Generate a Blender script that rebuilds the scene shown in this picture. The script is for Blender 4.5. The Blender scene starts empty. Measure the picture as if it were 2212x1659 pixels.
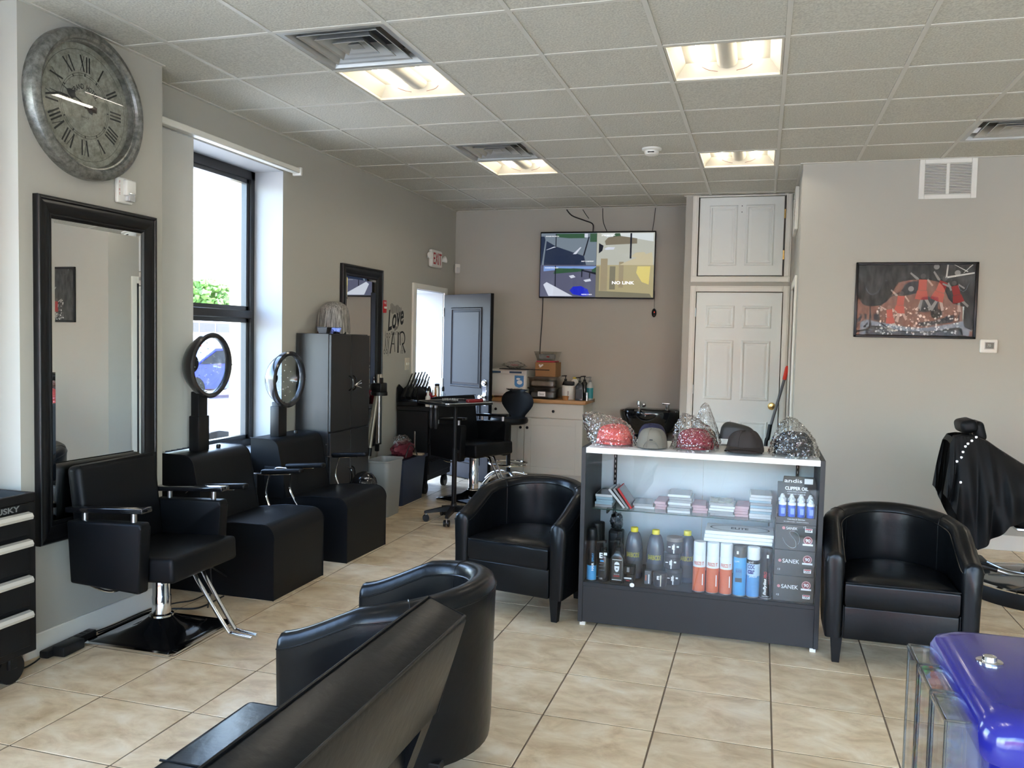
import bpy, bmesh, math, random
from mathutils import Vector, Matrix, noise
random.seed(7)
SC = bpy.context.scene
COL = SC.collection
PI = math.pi

# ---------------------------------------------------------------- camera
FPX, YAW, PITCH, ROLL, CAMZ, CEIL = 1818.66, -.2873, .0530, -.0220, 1.56, 3.04
cy, sy, cp, sp, cr, sr = (math.cos(YAW), math.sin(YAW), math.cos(PITCH), math.sin(PITCH), math.cos(ROLL), math.sin(ROLL))
FW = Vector((sy*cp, cy*cp, -sp)); RT = Vector((cy, -sy, 0)); DN = FW.cross(RT)
RT, DN = cr*RT + sr*DN, -sr*RT + cr*DN
cam_data = bpy.data.cameras.new('camera')
cam_data.sensor_width = 36
cam_data.lens = FPX/2212*36
cam_data.clip_start = .05; cam_data.clip_end = 300
cam = bpy.data.objects.new('camera', cam_data); COL.objects.link(cam)
M = Matrix.Identity(4)
for r in range(3):
    M[r][0] = RT[r]; M[r][1] = -DN[r]; M[r][2] = -FW[r]
M[2][3] = CAMZ
cam.matrix_world = M
SC.camera = cam
def ray(x, y): return RT*((x-1106)/FPX) + DN*((y-829.5)/FPX) + FW
def at_z(x, y, z): d = ray(x, y); q = d*((z-CAMZ)/d.z); return Vector((q.x, q.y, z))
def at_x(x, y, X): d = ray(x, y); q = d*(X/d.x); return Vector((X, q.y, q.z+CAMZ))
def at_y(x, y, Y): d = ray(x, y); q = d*(Y/d.y); return Vector((q.x, Y, q.z+CAMZ))
def proj(p):
    q = Vector(p)-Vector((0, 0, CAMZ)); z = q.dot(FW)
    if z < .05: return None
    return (1106+FPX*q.dot(RT)/z, 829.5+FPX*q.dot(DN)/z)

# ---------------------------------------------------------------- light
world = bpy.data.worlds.new('sky'); SC.world = world; world.use_nodes = True
wn = world.node_tree; wn.nodes.clear()
sky = wn.nodes.new('ShaderNodeTexSky'); sky.sky_type = 'NISHITA'
sky.sun_disc = False; sky.sun_elevation = math.radians(52); sky.sun_rotation = math.radians(35)
sky.air_density = 1.0; sky.dust_density = 2.0; sky.ozone_density = 1.0
bg = wn.nodes.new('ShaderNodeBackground'); bg.inputs[1].default_value = 2.7
wo = wn.nodes.new('ShaderNodeOutputWorld')
wn.links.new(sky.outputs[0], bg.inputs[0]); wn.links.new(bg.outputs[0], wo.inputs[0])
sun_d = bpy.data.lights.new('sun', 'SUN'); sun_d.energy = 9.0; sun_d.angle = .01; sun_d.color = (1, .95, .87)
sun = bpy.data.objects.new('sun', sun_d); COL.objects.link(sun)
sun.rotation_euler = Vector((-.36, -.50, -.79)).to_track_quat('-Z', 'Y').to_euler()
SC.view_settings.view_transform = 'Standard'; SC.view_settings.look = 'None'
SC.view_settings.gamma = 1; SC.view_settings.use_curve_mapping = False
SC.view_settings.exposure = .83
cyc = SC.cycles
cyc.use_denoising = True
cyc.max_bounces = 10; cyc.diffuse_bounces = 6; cyc.glossy_bounces = 5; cyc.transmission_bounces = 8; cyc.transparent_max_bounces = 24
cyc.sample_clamp_indirect = 8; cyc.caustics_reflective = False; cyc.caustics_refractive = False
cyc.use_adaptive_sampling = False

# ---------------------------------------------------------------- helpers
def lin(c): return c/12.92 if c <= .04045 else ((c+.055)/1.055)**2.4
def S(r, g, b): return (lin(r/255), lin(g/255), lin(b/255))

def tag(o, label=None, cat=None, group=None, kind=None):
    if label: o['label'] = label
    if cat: o['category'] = cat
    if group: o['group'] = group
    if kind: o['kind'] = kind
    return o
def thing(name, label, cat, loc=(0, 0, 0), rotz=0, group=None, kind=None):
    o = bpy.data.objects.new(name, None); COL.objects.link(o); o.empty_display_size = .1
    o.location = loc; o.rotation_euler = (0, 0, rotz)
    return tag(o, label, cat, group, kind)
def copy_tree(o, parent=None):
    c = o.copy(); COL.objects.link(c)
    if parent: c.parent = parent
    for ch in list(o.children): copy_tree(ch, c)
    return c
def dup(root, loc, rotz=None, label=None, group=None, scale=None):
    c = copy_tree(root); c.location = loc
    if rotz is not None: c.rotation_euler[2] = rotz
    if label: c['label'] = label
    if group: c['group'] = group
    if scale: c.scale = scale
    return c

T = Matrix.Translation
def RX(a): return Matrix.Rotation(a, 4, 'X')
def RY(a): return Matrix.Rotation(a, 4, 'Y')
def RZ(a): return Matrix.Rotation(a, 4, 'Z')
def frame(o, ex, ey):           # local x -> ex, local y -> ey, local z -> ex x ey
    ex = Vector(ex).normalized(); ey = Vector(ey).normalized(); ez = ex.cross(ey)
    m = Matrix.Identity(4)
    for r in range(3): m[r][0] = ex[r]; m[r][1] = ey[r]; m[r][2] = ez[r]; m[r][3] = o[r]
    return m
def face_px(o): return frame(o, (0, 1, 0), (0, 0, 1))     # reads on a wall that looks towards +X
def face_ny(o): return frame(o, (1, 0, 0), (0, 0, 1))     # reads on a wall that looks towards -Y
def face_nx(o): return frame(o, (0, -1, 0), (0, 0, 1))
def face_up(o): return frame(o, (1, 0, 0), (0, 1, 0))

class MB:
    def __init__(s): s.bm = bmesh.new()
    def box(s, c, d, bev=0, seg=2, m=None):
        mt = T(Vector(c)) @ Matrix.Diagonal((d[0], d[1], d[2], 1))
        r = bmesh.ops.create_cube(s.bm, size=1, matrix=mt)
        vs = r['verts']
        if bev > 0:
            es = list({e for v in vs for e in v.link_edges})
            r2 = bmesh.ops.bevel(s.bm, geom=es, offset=min(bev, min(d)*.499), segments=seg, profile=.5, affect='EDGES')
            vs = list({v for f in r2['faces'] for v in f.verts} | {v for v in vs if v.is_valid})
        if m is not None: bmesh.ops.transform(s.bm, matrix=m, verts=[v for v in vs if v.is_valid])
        return s
    def span(s, a, b, bev=0, seg=2, m=None):
        c = [(a[i]+b[i])/2 for i in range(3)]; d = [abs(b[i]-a[i]) for i in range(3)]
        return s.box(c, d, bev, seg, m)
    def rings(s, rings, closed=False, cap0=True, cap1=True, loop=True):
        bv = [[s.bm.verts.new(p) for p in r] for r in rings]
        n = len(bv[0])
        k = len(bv)
        for i in range(k if closed else k-1):
            a = bv[i]; b = bv[(i+1) % k]
            for j in range(n if loop else n-1):
                try: s.bm.faces.new((a[j], a[(j+1) % n], b[(j+1) % n], b[j]))
                except ValueError: pass
        if not closed and loop:
            if cap0: s.bm.faces.new(list(reversed(bv[0])))
            if cap1: s.bm.faces.new(bv[-1])
        return s
    def tube(s, pts, r, n=10, closed=False, caps=True, flat=1.0):
        pts = [Vector(p) for p in pts]; k = len(pts)
        rr = r if isinstance(r, (list, tuple)) else [r]*k
        tans = []
        for i in range(k):
            a = pts[(i-1) % k] if (closed or i > 0) else pts[0]
            b = pts[(i+1) % k] if (closed or i < k-1) else pts[-1]
            t = (b-a); tans.append(t.normalized() if t.length > 1e-9 else Vector((0, 0, 1)))
        up = Vector((0, 0, 1)) if abs(tans[0].z) < .9 else Vector((1, 0, 0))
        u = (up - tans[0]*up.dot(tans[0])).normalized()
        out = []
        for i in range(k):
            u = (u - tans[i]*u.dot(tans[i])).normalized(); w = tans[i].cross(u)
            out.append([pts[i] + (u*math.cos(2*PI*j/n)*flat + w*math.sin(2*PI*j/n))*rr[i] for j in range(n)])
        return s.rings(out, closed, caps, caps)
    def cyl(s, a, b, r, r2=None, n=20, caps=True):
        return s.tube([a, b], [r, r if r2 is None else r2], n, False, caps)
    def lathe(s, prof, n=28, m=None, caps=True):
        m = m or Matrix.Identity(4)
        out = [[m @ Vector((max(r, 1e-5)*math.cos(2*PI*j/n), max(r, 1e-5)*math.sin(2*PI*j/n), z)) for j in range(n)] for r, z in prof]
        return s.rings(out, False, caps, caps)
    def prism(s, poly, h, m=None, z0=0):
        m = m or Matrix.Identity(4)
        a = [m @ Vector((x, y, z0)) for x, y in poly]; b = [m @ Vector((x, y, z0+h)) for x, y in poly]
        return s.rings([a, b])
    def flat(s, poly, m=None):
        m = m or Matrix.Identity(4)
        s.bm.faces.new([s.bm.verts.new(m @ Vector((p[0], p[1], p[2] if len(p) > 2 else 0))) for p in poly]); return s
    def grid(s, fn, nu, nv, closeu=False, closev=False):
        vs = [[s.bm.verts.new(fn(i/nu, j/nv)) for j in range(nv if closev else nv+1)] for i in range(nu if closeu else nu+1)]
        ku, kv = len(vs), len(vs[0])
        for i in range(nu):
            for j in range(nv):
                try: s.bm.faces.new((vs[i][j], vs[(i+1) % ku][j], vs[(i+1) % ku][(j+1) % kv], vs[i][(j+1) % kv]))
                except ValueError: pass
        return s
    def ball(s, c, r, nu=18, nv=12, m=None):
        r = (r, r, r) if not isinstance(r, (tuple, list)) else r
        m = m or Matrix.Identity(4)
        prof = [(math.sin(PI*i/nv), -math.cos(PI*i/nv)) for i in range(nv+1)]
        return s.lathe(prof, nu, m @ T(Vector(c)) @ Matrix.Diagonal((r[0], r[1], r[2], 1)), caps=False)
    def mesh(s, name, mtl, angle=38):
        bmesh.ops.remove_doubles(s.bm, verts=s.bm.verts, dist=1e-6)
        bmesh.ops.recalc_face_normals(s.bm, faces=s.bm.faces)
        me = bpy.data.meshes.new(name); s.bm.to_mesh(me); s.bm.free()
        if angle:
            me.polygons.foreach_set('use_smooth', [True]*len(me.polygons))
            me.set_sharp_from_angle(angle=math.radians(angle))
        if mtl: me.materials.append(mtl)
        return me
    def build(s, name, mtl, parent=None, angle=38, label=None):
        o = bpy.data.objects.new(name, s.mesh(name, mtl, angle)); COL.objects.link(o)
        if parent: o.parent = parent
        if label: o['label'] = label
        return o
def put(name, me, parent=None, m=None):
    o = bpy.data.objects.new(name, me); COL.objects.link(o)
    if parent: o.parent = parent
    if m is not None: o.matrix_basis = m
    return o
def struct(o): o['kind'] = 'structure'; return o

def smoothpath(pts, n=8):       # Catmull-Rom
    P = [Vector(p) for p in pts]; out = []
    for i in range(len(P)-1):
        a = P[max(i-1, 0)]; b = P[i]; c = P[i+1]; d = P[min(i+2, len(P)-1)]
        for k in range(n):
            t = k/n
            out.append(.5*((2*b)+(c-a)*t+(2*a-5*b+4*c-d)*t*t+(3*b-a-3*c+d)*t**3))
    out.append(P[-1]); return out

def text(s, parent, mtl, m, w=None, h=None, align='C', wrap=None, shear=0, name='lettering', ext=.0004, bold=0):
    cu = bpy.data.curves.new('txt', 'FONT'); cu.body = s; cu.size = 1; cu.extrude = 0; cu.shear = shear; cu.offset = bold
    cu.resolution_u = 3
    to = bpy.data.objects.new('txt', cu); COL.objects.link(to)
    me = bpy.data.meshes.new_from_object(to.evaluated_get(bpy.context.evaluated_depsgraph_get()))
    bpy.data.objects.remove(to); bpy.data.curves.remove(cu)
    if not me.vertices: return None
    xs = [v.co.x for v in me.vertices]; ys = [v.co.y for v in me.vertices]
    x0, x1, y0, y1 = min(xs), max(xs), min(ys), max(ys)
    sx = sy_ = None
    if w: sx = w/max(x1-x0, 1e-6)
    if h: sy_ = h/max(y1-y0, 1e-6)
    if sx is None: sx = sy_
    if sy_ is None: sy_ = sx
    ax = (x0+x1)/2 if align == 'C' else x0
    for v in me.vertices:
        x = (v.co.x-ax)*sx; y = (v.co.y-(y0+y1)/2)*sy_
        if wrap:
            a = x/wrap; p = Vector(((wrap+ext)*math.sin(a), y, (wrap+ext)*math.cos(a)-wrap))
        else: p = Vector((x, y, ext))
        v.co = m @ p
    me.materials.clear(); me.materials.append(mtl); me.name = name
    o = bpy.data.objects.new(name, me); COL.objects.link(o)
    if parent: o.parent = parent
    return o

# ---------------------------------------------------------------- materials
def nodes(name):
    m = bpy.data.materials.new(name); m.use_nodes = True
    nt = m.node_tree; b = nt.nodes['Principled BSDF']
    return m, nt, b
def add_bump(nt, b, scale, strength, detail=4, dist=.002, vec=None):
    tc = nt.nodes.new('ShaderNodeTexCoord'); no = nt.nodes.new('ShaderNodeTexNoise'); bu = nt.nodes.new('ShaderNodeBump')
    no.inputs['Scale'].default_value = scale; no.inputs['Detail'].default_value = detail
    bu.inputs['Strength'].default_value = strength; bu.inputs['Distance'].default_value = dist
    nt.links.new(tc.outputs['Object'], no.inputs['Vector']); nt.links.new(no.outputs[0], bu.inputs['Height'])
    nt.links.new(bu.outputs[0], b.inputs['Normal'])
def mat(name, col, rough=.5, metal=0, spec=.5, var=None, bump=None, coat=0, sheen=0, emit=None):
    m, nt, b = nodes(name)
    b.inputs['Base Color'].default_value = (*col, 1); b.inputs['Roughness'].default_value = rough
    b.inputs['Metallic'].default_value = metal; b.inputs['Specular IOR Level'].default_value = spec
    b.inputs['Coat Weight'].default_value = coat; b.inputs['Coat Roughness'].default_value = .08
    if sheen: b.inputs['Sheen Weight'].default_value = sheen
    if emit: b.inputs['Emission Color'].default_value = (*col, 1); b.inputs['Emission Strength'].default_value = emit
    sc, amt = var or (6, .06)
    tc = nt.nodes.new('ShaderNodeTexCoord'); no = nt.nodes.new('ShaderNodeTexNoise'); ra = nt.nodes.new('ShaderNodeMix'); ra.data_type = 'RGBA'
    no.inputs['Scale'].default_value = sc; no.inputs['Detail'].default_value = 5
    ra.inputs[6].default_value = (*[c*(1-amt) for c in col], 1); ra.inputs[7].default_value = (*[min(1, c*(1+amt)) for c in col], 1)
    nt.links.new(tc.outputs['Object'], no.inputs['Vector']); nt.links.new(no.outputs[0], ra.inputs[0]); nt.links.new(ra.outputs[2], b.inputs['Base Color'])
    if bump: add_bump(nt, b, *bump)
    return m
def glassmat(name, tint=(1, 1, 1), ior=1.5, gain=1.0, rough=0.0, bump=None):
    m = bpy.data.materials.new(name); m.use_nodes = True; nt = m.node_tree; nt.nodes.clear()
    tr = nt.nodes.new('ShaderNodeBsdfTransparent'); tr.inputs[0].default_value = (*tint, 1)
    gl = nt.nodes.new('ShaderNodeBsdfGlossy'); gl.inputs['Roughness'].default_value = rough
    f0 = ((ior-1)/(ior+1))**2
    fr = nt.nodes.new('ShaderNodeLayerWeight'); fr.inputs[0].default_value = .5
    pw = nt.nodes.new('ShaderNodeMath'); pw.operation = 'POWER'; pw.inputs[1].default_value = 5
    sch = nt.nodes.new('ShaderNodeMath'); sch.operation = 'MULTIPLY_ADD'; sch.inputs[1].default_value = 1-f0; sch.inputs[2].default_value = f0
    mu = nt.nodes.new('ShaderNodeMath'); mu.operation = 'MULTIPLY'; mu.inputs[1].default_value = gain; mu.use_clamp = True
    nt.links.new(fr.outputs['Facing'], pw.inputs[0]); nt.links.new(pw.outputs[0], sch.inputs[0])
    mx = nt.nodes.new('ShaderNodeMixShader'); ou = nt.nodes.new('ShaderNodeOutputMaterial')
    nt.links.new(sch.outputs[0], mu.inputs[0]); nt.links.new(mu.outputs[0], mx.inputs[0])
    nt.links.new(tr.outputs[0], mx.inputs[1]); nt.links.new(gl.outputs[0], mx.inputs[2]); nt.links.new(mx.outputs[0], ou.inputs[0])
    if bump:
        tc = nt.nodes.new('ShaderNodeTexCoord'); no = nt.nodes.new('ShaderNodeTexNoise'); bu = nt.nodes.new('ShaderNodeBump')
        no.inputs['Scale'].default_value = bump[0]; bu.inputs['Strength'].default_value = bump[1]; bu.inputs['Distance'].default_value = .01
        nt.links.new(tc.outputs['Object'], no.inputs[0]); nt.links.new(no.outputs[0], bu.inputs['Height'])
        nt.links.new(bu.outputs[0], gl.inputs['Normal']); nt.links.new(bu.outputs[0], fr.inputs['Normal'])
    return m
def emis(name, col, st):
    m = bpy.data.materials.new(name); m.use_nodes = True; nt = m.node_tree; nt.nodes.clear()
    e = nt.nodes.new('ShaderNodeEmission'); e.inputs[0].default_value = (*col, 1); e.inputs[1].default_value = st
    o = nt.nodes.new('ShaderNodeOutputMaterial'); nt.links.new(e.outputs[0], o.inputs[0]); return m

WALL = mat('wall_paint', S(180, 177, 167), .75, spec=.25, var=(2.0, .03), bump=(140, .15, 3, .001))
WHITEWALL = mat('white_reveal_paint', S(176, 177, 178), .6, spec=.3, var=(3, .03))
TRIM = mat('white_trim_paint', S(230, 227, 217), .45, var=(5, .04))
DOORW = mat('white_door_paint', S(230, 234, 229), .5, var=(4, .03), bump=(90, .1, 3, .001))
LEATHER = mat('black_leatherette', (.004, .0045, .0055), .46, spec=.19, var=(8, .2), bump=(420, .25, 3, .0006))
GLOSSLEATHER = mat('black_glossy_leather', (.004, .0044, .0052), .28, spec=.24, var=(8, .2), bump=(28, .25, 5, .004))
BLACKP = mat('black_plastic', (.007, .007, .0075), .42, spec=.3, var=(10, .1))
BLACKM = mat('black_matte_metal', (.006, .006, .0065), .5, spec=.25, var=(10, .1))
BLACKG = mat('black_gloss', (.006, .006, .007), .12, coat=.3)
CHROME = mat('chrome', (.78, .78, .79), .09, 1, var=(10, .02))
STEEL = mat('brushed_steel', (.55, .55, .55), .28, 1, var=(30, .08))
SILVERP = mat('silver_handle', S(205, 200, 188), .35, .3)
BRASS = mat('brass', (.72, .52, .2), .2, 1)
DARKBRONZE = mat('bronze_window_frame', (.022, .021, .022), .38, .0)
WHITEP = mat('white_plastic', S(228, 226, 218), .4)
GLASS = glassmat('clear_glass', (.97, .985, .98), 1.45)
SHELFGLASS = glassmat('shelf_glass', (.93, .97, .95), 1.5)
def mirror_mat():
    m, nt, b = nodes('mirror_glass'); b.inputs['Base Color'].default_value = (.86, .88, .87, 1)
    b.inputs['Metallic'].default_value = 1; b.inputs['Roughness'].default_value = .0
    tc = nt.nodes.new('ShaderNodeTexCoord'); no = nt.nodes.new('ShaderNodeTexNoise'); mx = nt.nodes.new('ShaderNodeMix'); mx.data_type = 'RGBA'
    no.inputs['Scale'].default_value = 3; mx.inputs[6].default_value = (.85, .87, .86, 1); mx.inputs[7].default_value = (.88, .9, .89, 1)
    nt.links.new(tc.outputs['Object'], no.inputs[0]); nt.links.new(no.outputs[0], mx.inputs[0]); nt.links.new(mx.outputs[2], b.inputs['Base Color'])
    return m
MIRROR = mirror_mat()
INK = mat('black_print', (.012, .012, .012), .6)
WINK = mat('white_print', S(235, 235, 235), .5)
REDINK = mat('red_print', S(180, 30, 35), .5)
# ================================================================ the room
XL, XP, YB, YD, YR, XR, XRET, XDL = -3.49, -3.27, 9.35, 8.73, 7.33, 5.2, .27, -.785
YF = -1.7; XO = -3.95

def tile_material():
    m, nt, b = nodes('beige_stone_tile')
    L = nt.links.new
    tc = nt.nodes.new('ShaderNodeTexCoord'); oi = nt.nodes.new('ShaderNodeObjectInfo')
    mul = nt.nodes.new('ShaderNodeVectorMath'); mul.operation = 'MULTIPLY_ADD'
    comb = nt.nodes.new('ShaderNodeCombineXYZ'); sc = nt.nodes.new('ShaderNodeMath'); sc.operation = 'MULTIPLY'; sc.inputs[1].default_value = 40
    L(oi.outputs['Random'], sc.inputs[0]); L(sc.outputs[0], comb.inputs[0]); L(sc.outputs[0], comb.inputs[1])
    mp = nt.nodes.new('ShaderNodeMapping'); mp.inputs['Rotation'].default_value = (0, 0, .85); mp.inputs['Scale'].default_value = (1, 1.6, 1)
    ad = nt.nodes.new('ShaderNodeVectorMath'); ad.operation = 'ADD'
    L(tc.outputs['Object'], mp.inputs[0]); L(mp.outputs[0], ad.inputs[0]); L(comb.outputs[0], ad.inputs[1])
    n1 = nt.nodes.new('ShaderNodeTexNoise'); n1.inputs['Scale'].default_value = 4.6; n1.inputs['Detail'].default_value = 10; n1.inputs['Roughness'].default_value = .66; n1.inputs['Distortion'].default_value = .55
    L(ad.outputs[0], n1.inputs[0])
    r = nt.nodes.new('ShaderNodeValToRGB'); e = r.color_ramp.elements
    e[0].position = .26; e[0].color = (*S(186, 154, 114), 1); e[1].position = .76; e[1].color = (*S(248, 231, 203), 1)
    x = e.new(.5); x.color = (*S(224, 199, 162), 1)
    L(n1.outputs[0], r.inputs[0])
    n2 = nt.nodes.new('ShaderNodeTexNoise'); n2.inputs['Scale'].default_value = 14; n2.inputs['Detail'].default_value = 6
    L(ad.outputs[0], n2.inputs[0])
    mx = nt.nodes.new('ShaderNodeMix'); mx.data_type = 'RGBA'; mx.blend_type = 'OVERLAY'; mx.inputs[0].default_value = .22
    L(r.outputs[0], mx.inputs[6]); L(n2.outputs[0], mx.inputs[7])
    hv = nt.nodes.new('ShaderNodeHueSaturation'); mr = nt.nodes.new('ShaderNodeMapRange'); mr.inputs[3].default_value = .93; mr.inputs[4].default_value = 1.05
    L(oi.outputs['Random'], mr.inputs[0]); L(mr.outputs[0], hv.inputs['Value']); L(mx.outputs[2], hv.inputs['Color']); L(hv.outputs[0], b.inputs['Base Color'])
    b.inputs['Roughness'].default_value = .33; b.inputs['Specular IOR Level'].default_value = .5
    bu = nt.nodes.new('ShaderNodeBump'); bu.inputs['Strength'].default_value = .10; bu.inputs['Distance'].default_value = .002
    L(n1.outputs[0], bu.inputs['Height']); L(bu.outputs[0], b.inputs['Normal'])
    return m
TILE = tile_material()
GROUT = mat('brown_grout', S(120, 102, 84), .85, spec=.2, var=(30, .15))
def ceil_tile_material():
    m, nt, b = nodes('textured_ceiling_tile'); L = nt.links.new
    tc = nt.nodes.new('ShaderNodeTexCoord'); n = nt.nodes.new('ShaderNodeTexNoise'); n.inputs['Scale'].default_value = 95; n.inputs['Detail'].default_value = 3
    oi = nt.nodes.new('ShaderNodeObjectInfo'); sc = nt.nodes.new('ShaderNodeMath'); sc.operation = 'MULTIPLY'; sc.inputs[1].default_value = 30
    ad = nt.nodes.new('ShaderNodeVectorMath'); ad.operation = 'ADD'
    L(oi.outputs['Random'], sc.inputs[0]); L(tc.outputs['Object'], ad.inputs[0]); L(sc.outputs[0], ad.inputs[1]); L(ad.outputs[0], n.inputs[0])
    r = nt.nodes.new('ShaderNodeValToRGB'); e = r.color_ramp.elements
    e[0].position = .35; e[0].color = (*S(184, 181, 170), 1); e[1].position = .62; e[1].color = (*S(206, 203, 191), 1)
    L(n.outputs[0], r.inputs[0]); L(r.outputs[0], b.inputs['Base Color'])
    b.inputs['Roughness'].default_value = .9; b.inputs['Specular IOR Level'].default_value = .15
    bu = nt.nodes.new('ShaderNodeBump'); bu.inputs['Strength'].default_value = .6; bu.inputs['Distance'].default_value = .004
    L(n.outputs[0], bu.inputs['Height']); L(bu.outputs[0], b.inputs['Normal'])
    return m
CTILE = ceil_tile_material()
TBAR = mat('ceiling_grid_metal', S(205, 202, 192), .5, var=(6, .03))

def in_view(pts, pad=30):
    q = [proj(p) for p in pts]; q = [p for p in q if p]
    if not q: return False
    return max(p[0] for p in q) > -pad and min(p[0] for p in q) < 2212+pad and max(p[1] for p in q) > -pad and min(p[1] for p in q) < 1659+pad

# ---- floor
floor = MB().span((XL, YF, -.2), (XR, YB, -.0018)).build('floor', GROUT); struct(floor); tag(floor, 'beige stone tile floor with thin brown grout lines')
FS = .457; FOX, FOY = -.8205, 4.2531
tm = MB().box((0, 0, -.003), (FS-.007, FS-.007, .006), .0012, 1).mesh('floor_tile', TILE)
far_tiles = MB()
for i in range(-6, 14):
    for j in range(-13, 12):
        x0, y0 = FOX+i*FS, FOY+j*FS
        xa, xb, ya, yb = max(x0+.003, XL), min(x0+FS-.003, XR), max(y0+.003, YF), min(y0+FS-.003, YB)
        if xb-xa < .02 or yb-ya < .02: continue
        if xa > XRET and ya > YR: continue
        full = xb-xa > FS-.01 and yb-ya > FS-.01
        vis = in_view([(xa, ya, 0), (xb, ya, 0), (xa, yb, 0), (xb, yb, 0)]) and ya > .9
        if vis:
            if full: put('floor_tile', tm, floor, T((x0+FS/2, y0+FS/2, 0)))
            else: MB().span((xa, ya, -.006), (xb, yb, 0), .0015, 1).build('floor_tile', TILE, floor)
        else: far_tiles.span((xa, ya, -.006), (xb, yb, 0))
tag(far_tiles.build('floor_tile_field', TILE, floor), kind='stuff')

# ---- walls
def wall(name, boxes, m=WALL):
    b = MB()
    for a, c in boxes: b.span(a, c)
    return struct(b.build(name, m, angle=None))
WY0, WY1, WZ0, WZ1 = 4.32, 5.635, .70, 2.785        # window opening in the left wall
W2Y0, W2Y1 = 1.1, 2.75                               # the next window along, out of the frame
DY0, DY1, DZ = 8.17, 8.975, 2.065                    # side door opening
wl = wall('wall_left', [((XO, YF, 0), (XL, W2Y0, CEIL)), ((XO, W2Y0, 0), (XL, W2Y1, WZ0)), ((XO, W2Y0, WZ1), (XL, W2Y1, CEIL)),
    ((XO, W2Y1, 0), (XL, WY0, CEIL)), ((XO, WY0, 0), (XL, WY1, WZ0)), ((XO, WY0, WZ1), (XL, WY1, CEIL)),
    ((XO, WY1, 0), (XL, DY0, CEIL)), ((XO, DY0, DZ), (XL, DY1, CEIL)), ((XO, DY1, 0), (XL, YB+.3, CEIL))])
tag(wl, 'grey painted side wall with tall window and open door')
# white painted linings of the openings and the tan outside jambs
OUTW = mat('tan_outside_masonry', S(222, 200, 165), .8, var=(20, .12))
def lining(y0, y1, z0, z1, xa, xb, m, floor_too=True):
    b = MB(); t = .006
    b.span((xa, y0, z0), (xb, y0+t, z1)); b.span((xa, y1-t, z0), (xb, y1, z1)); b.span((xa, y0, z1-t), (xb, y1, z1))
    if floor_too: b.span((xa, y0, z0), (xb, y1, z0+t))
    return b
for n, (a, c, z0, z1) in enumerate([(WY0, WY1, WZ0, WZ1), (W2Y0, W2Y1, WZ0, WZ1), (DY0, DY1, 0, DZ)]):
    o = lining(a, c, z0, z1, -3.74, XL+.001, WHITEWALL, n < 2).build('opening_lining', WHITEWALL, wl, None)
    o = lining(a, c, z0, z1, XO-.001, -3.74 if n < 2 else -3.74, OUTW if n < 2 else WHITEWALL, n < 2).build('outer_lining', OUTW if n < 2 else WHITEWALL, wl, None)
struct(tag(wall('wall_pier', [((XL-.01, 3.07, 0), (XP, 4.03, CEIL))]), 'grey wall pier carrying the round clock and long mirror'))
struct(tag(wall('wall_back', [((XL, YB, 0), (XDL, YB+.2, CEIL))]), 'grey back wall behind the television'))
struct(tag(wall('wall_closet', [((XDL, YD, 0), (-.66, YB+.2, CEIL)), ((.185, YD, 0), (XRET, YD+.2, CEIL)), ((-.66, YD, 2.09), (.185, YD+.2, 2.235)), ((-.66, YD+.1, 0), (.185, YD+.2, CEIL))]), 'grey closet wall around the two white doors'))
wr = wall('wall_right', [((XRET, YR, 0), (XR, YR+.2, CEIL)), ((XRET, YR+.2, 0), (XRET+.2, 7.72, CEIL)), ((XRET, 8.56, 0), (XRET+.2, YD, CEIL)), ((XRET, 7.72, 2.10), (XRET+.2, 8.56, CEIL)), ((XRET+.1, 7.72, 0), (XRET+.2, 8.56, 2.1))])
tag(wr, 'light grey wall facing the room with framed picture')
we = wall('wall_east', [((XR, YF, 0), (XR+.2, YR+.2, CEIL))]); tag(we, 'plain grey wall on the far right side')
# shop front behind the camera: low wall, posts, big panes
wf = wall('wall_front', [((XL, YF-.2, 0), (XR, YF, .14)), ((XL, YF-.2, 2.60), (XR, YF, CEIL)), ((XL, YF-.2, .14), (XL+.2, YF, 2.60)), ((XR-.2, YF-.2, .14), (XR, YF, 2.60)), ((.85, YF-.2, .14), (1.05, YF, 2.60))]); tag(wf, 'shop front wall with large display windows')
def big_window(name, axis, a, b, z0, z1, pos, mulls):
    w = thing(name, None, None, kind='structure')
    fr = MB(); t = .05
    def seg(u0, u1, za, zb):
        if axis == 'y': fr.span((u0, pos-.04, za), (u1, pos+.04, zb), .004, 1)
        else: fr.span((pos-.04, u0, za), (pos+.04, u1, zb), .004, 1)
    seg(a, b, z0, z0+t); seg(a, b, z1-t, z1)
    for u in [a+t/2, b-t/2]+mulls: seg(u-t/2, u+t/2, z0, z1)
    fr.build('window_frame', DARKBRONZE, w)
    us = [a]+mulls+[b]
    for u0, u1 in zip(us[:-1], us[1:]):
        g = MB()
        if axis == 'y': g.span((u0+t/2, pos-.004, z0+t), (u1-t/2, pos+.004, z1-t))
        else: g.span((pos-.004, u0+t/2, z0+t), (pos+.004, u1-t/2, z1-t))
        g.build('pane', GLASS, w, None)
    return w
tag(big_window('window_3', 'y', XL+.2, .85, .14, 2.60, YF-.1, [-1.9, -.5]), 'shop front window behind the viewer')
tag(big_window('window_4', 'y', 1.05, XR-.2, .14, 2.60, YF-.1, [2.4, 3.7]), 'second shop front window behind the viewer')
tag(big_window('window_2', 'x', W2Y0, W2Y1, WZ0, WZ1, -3.78, []), 'side window just outside the picture')

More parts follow.
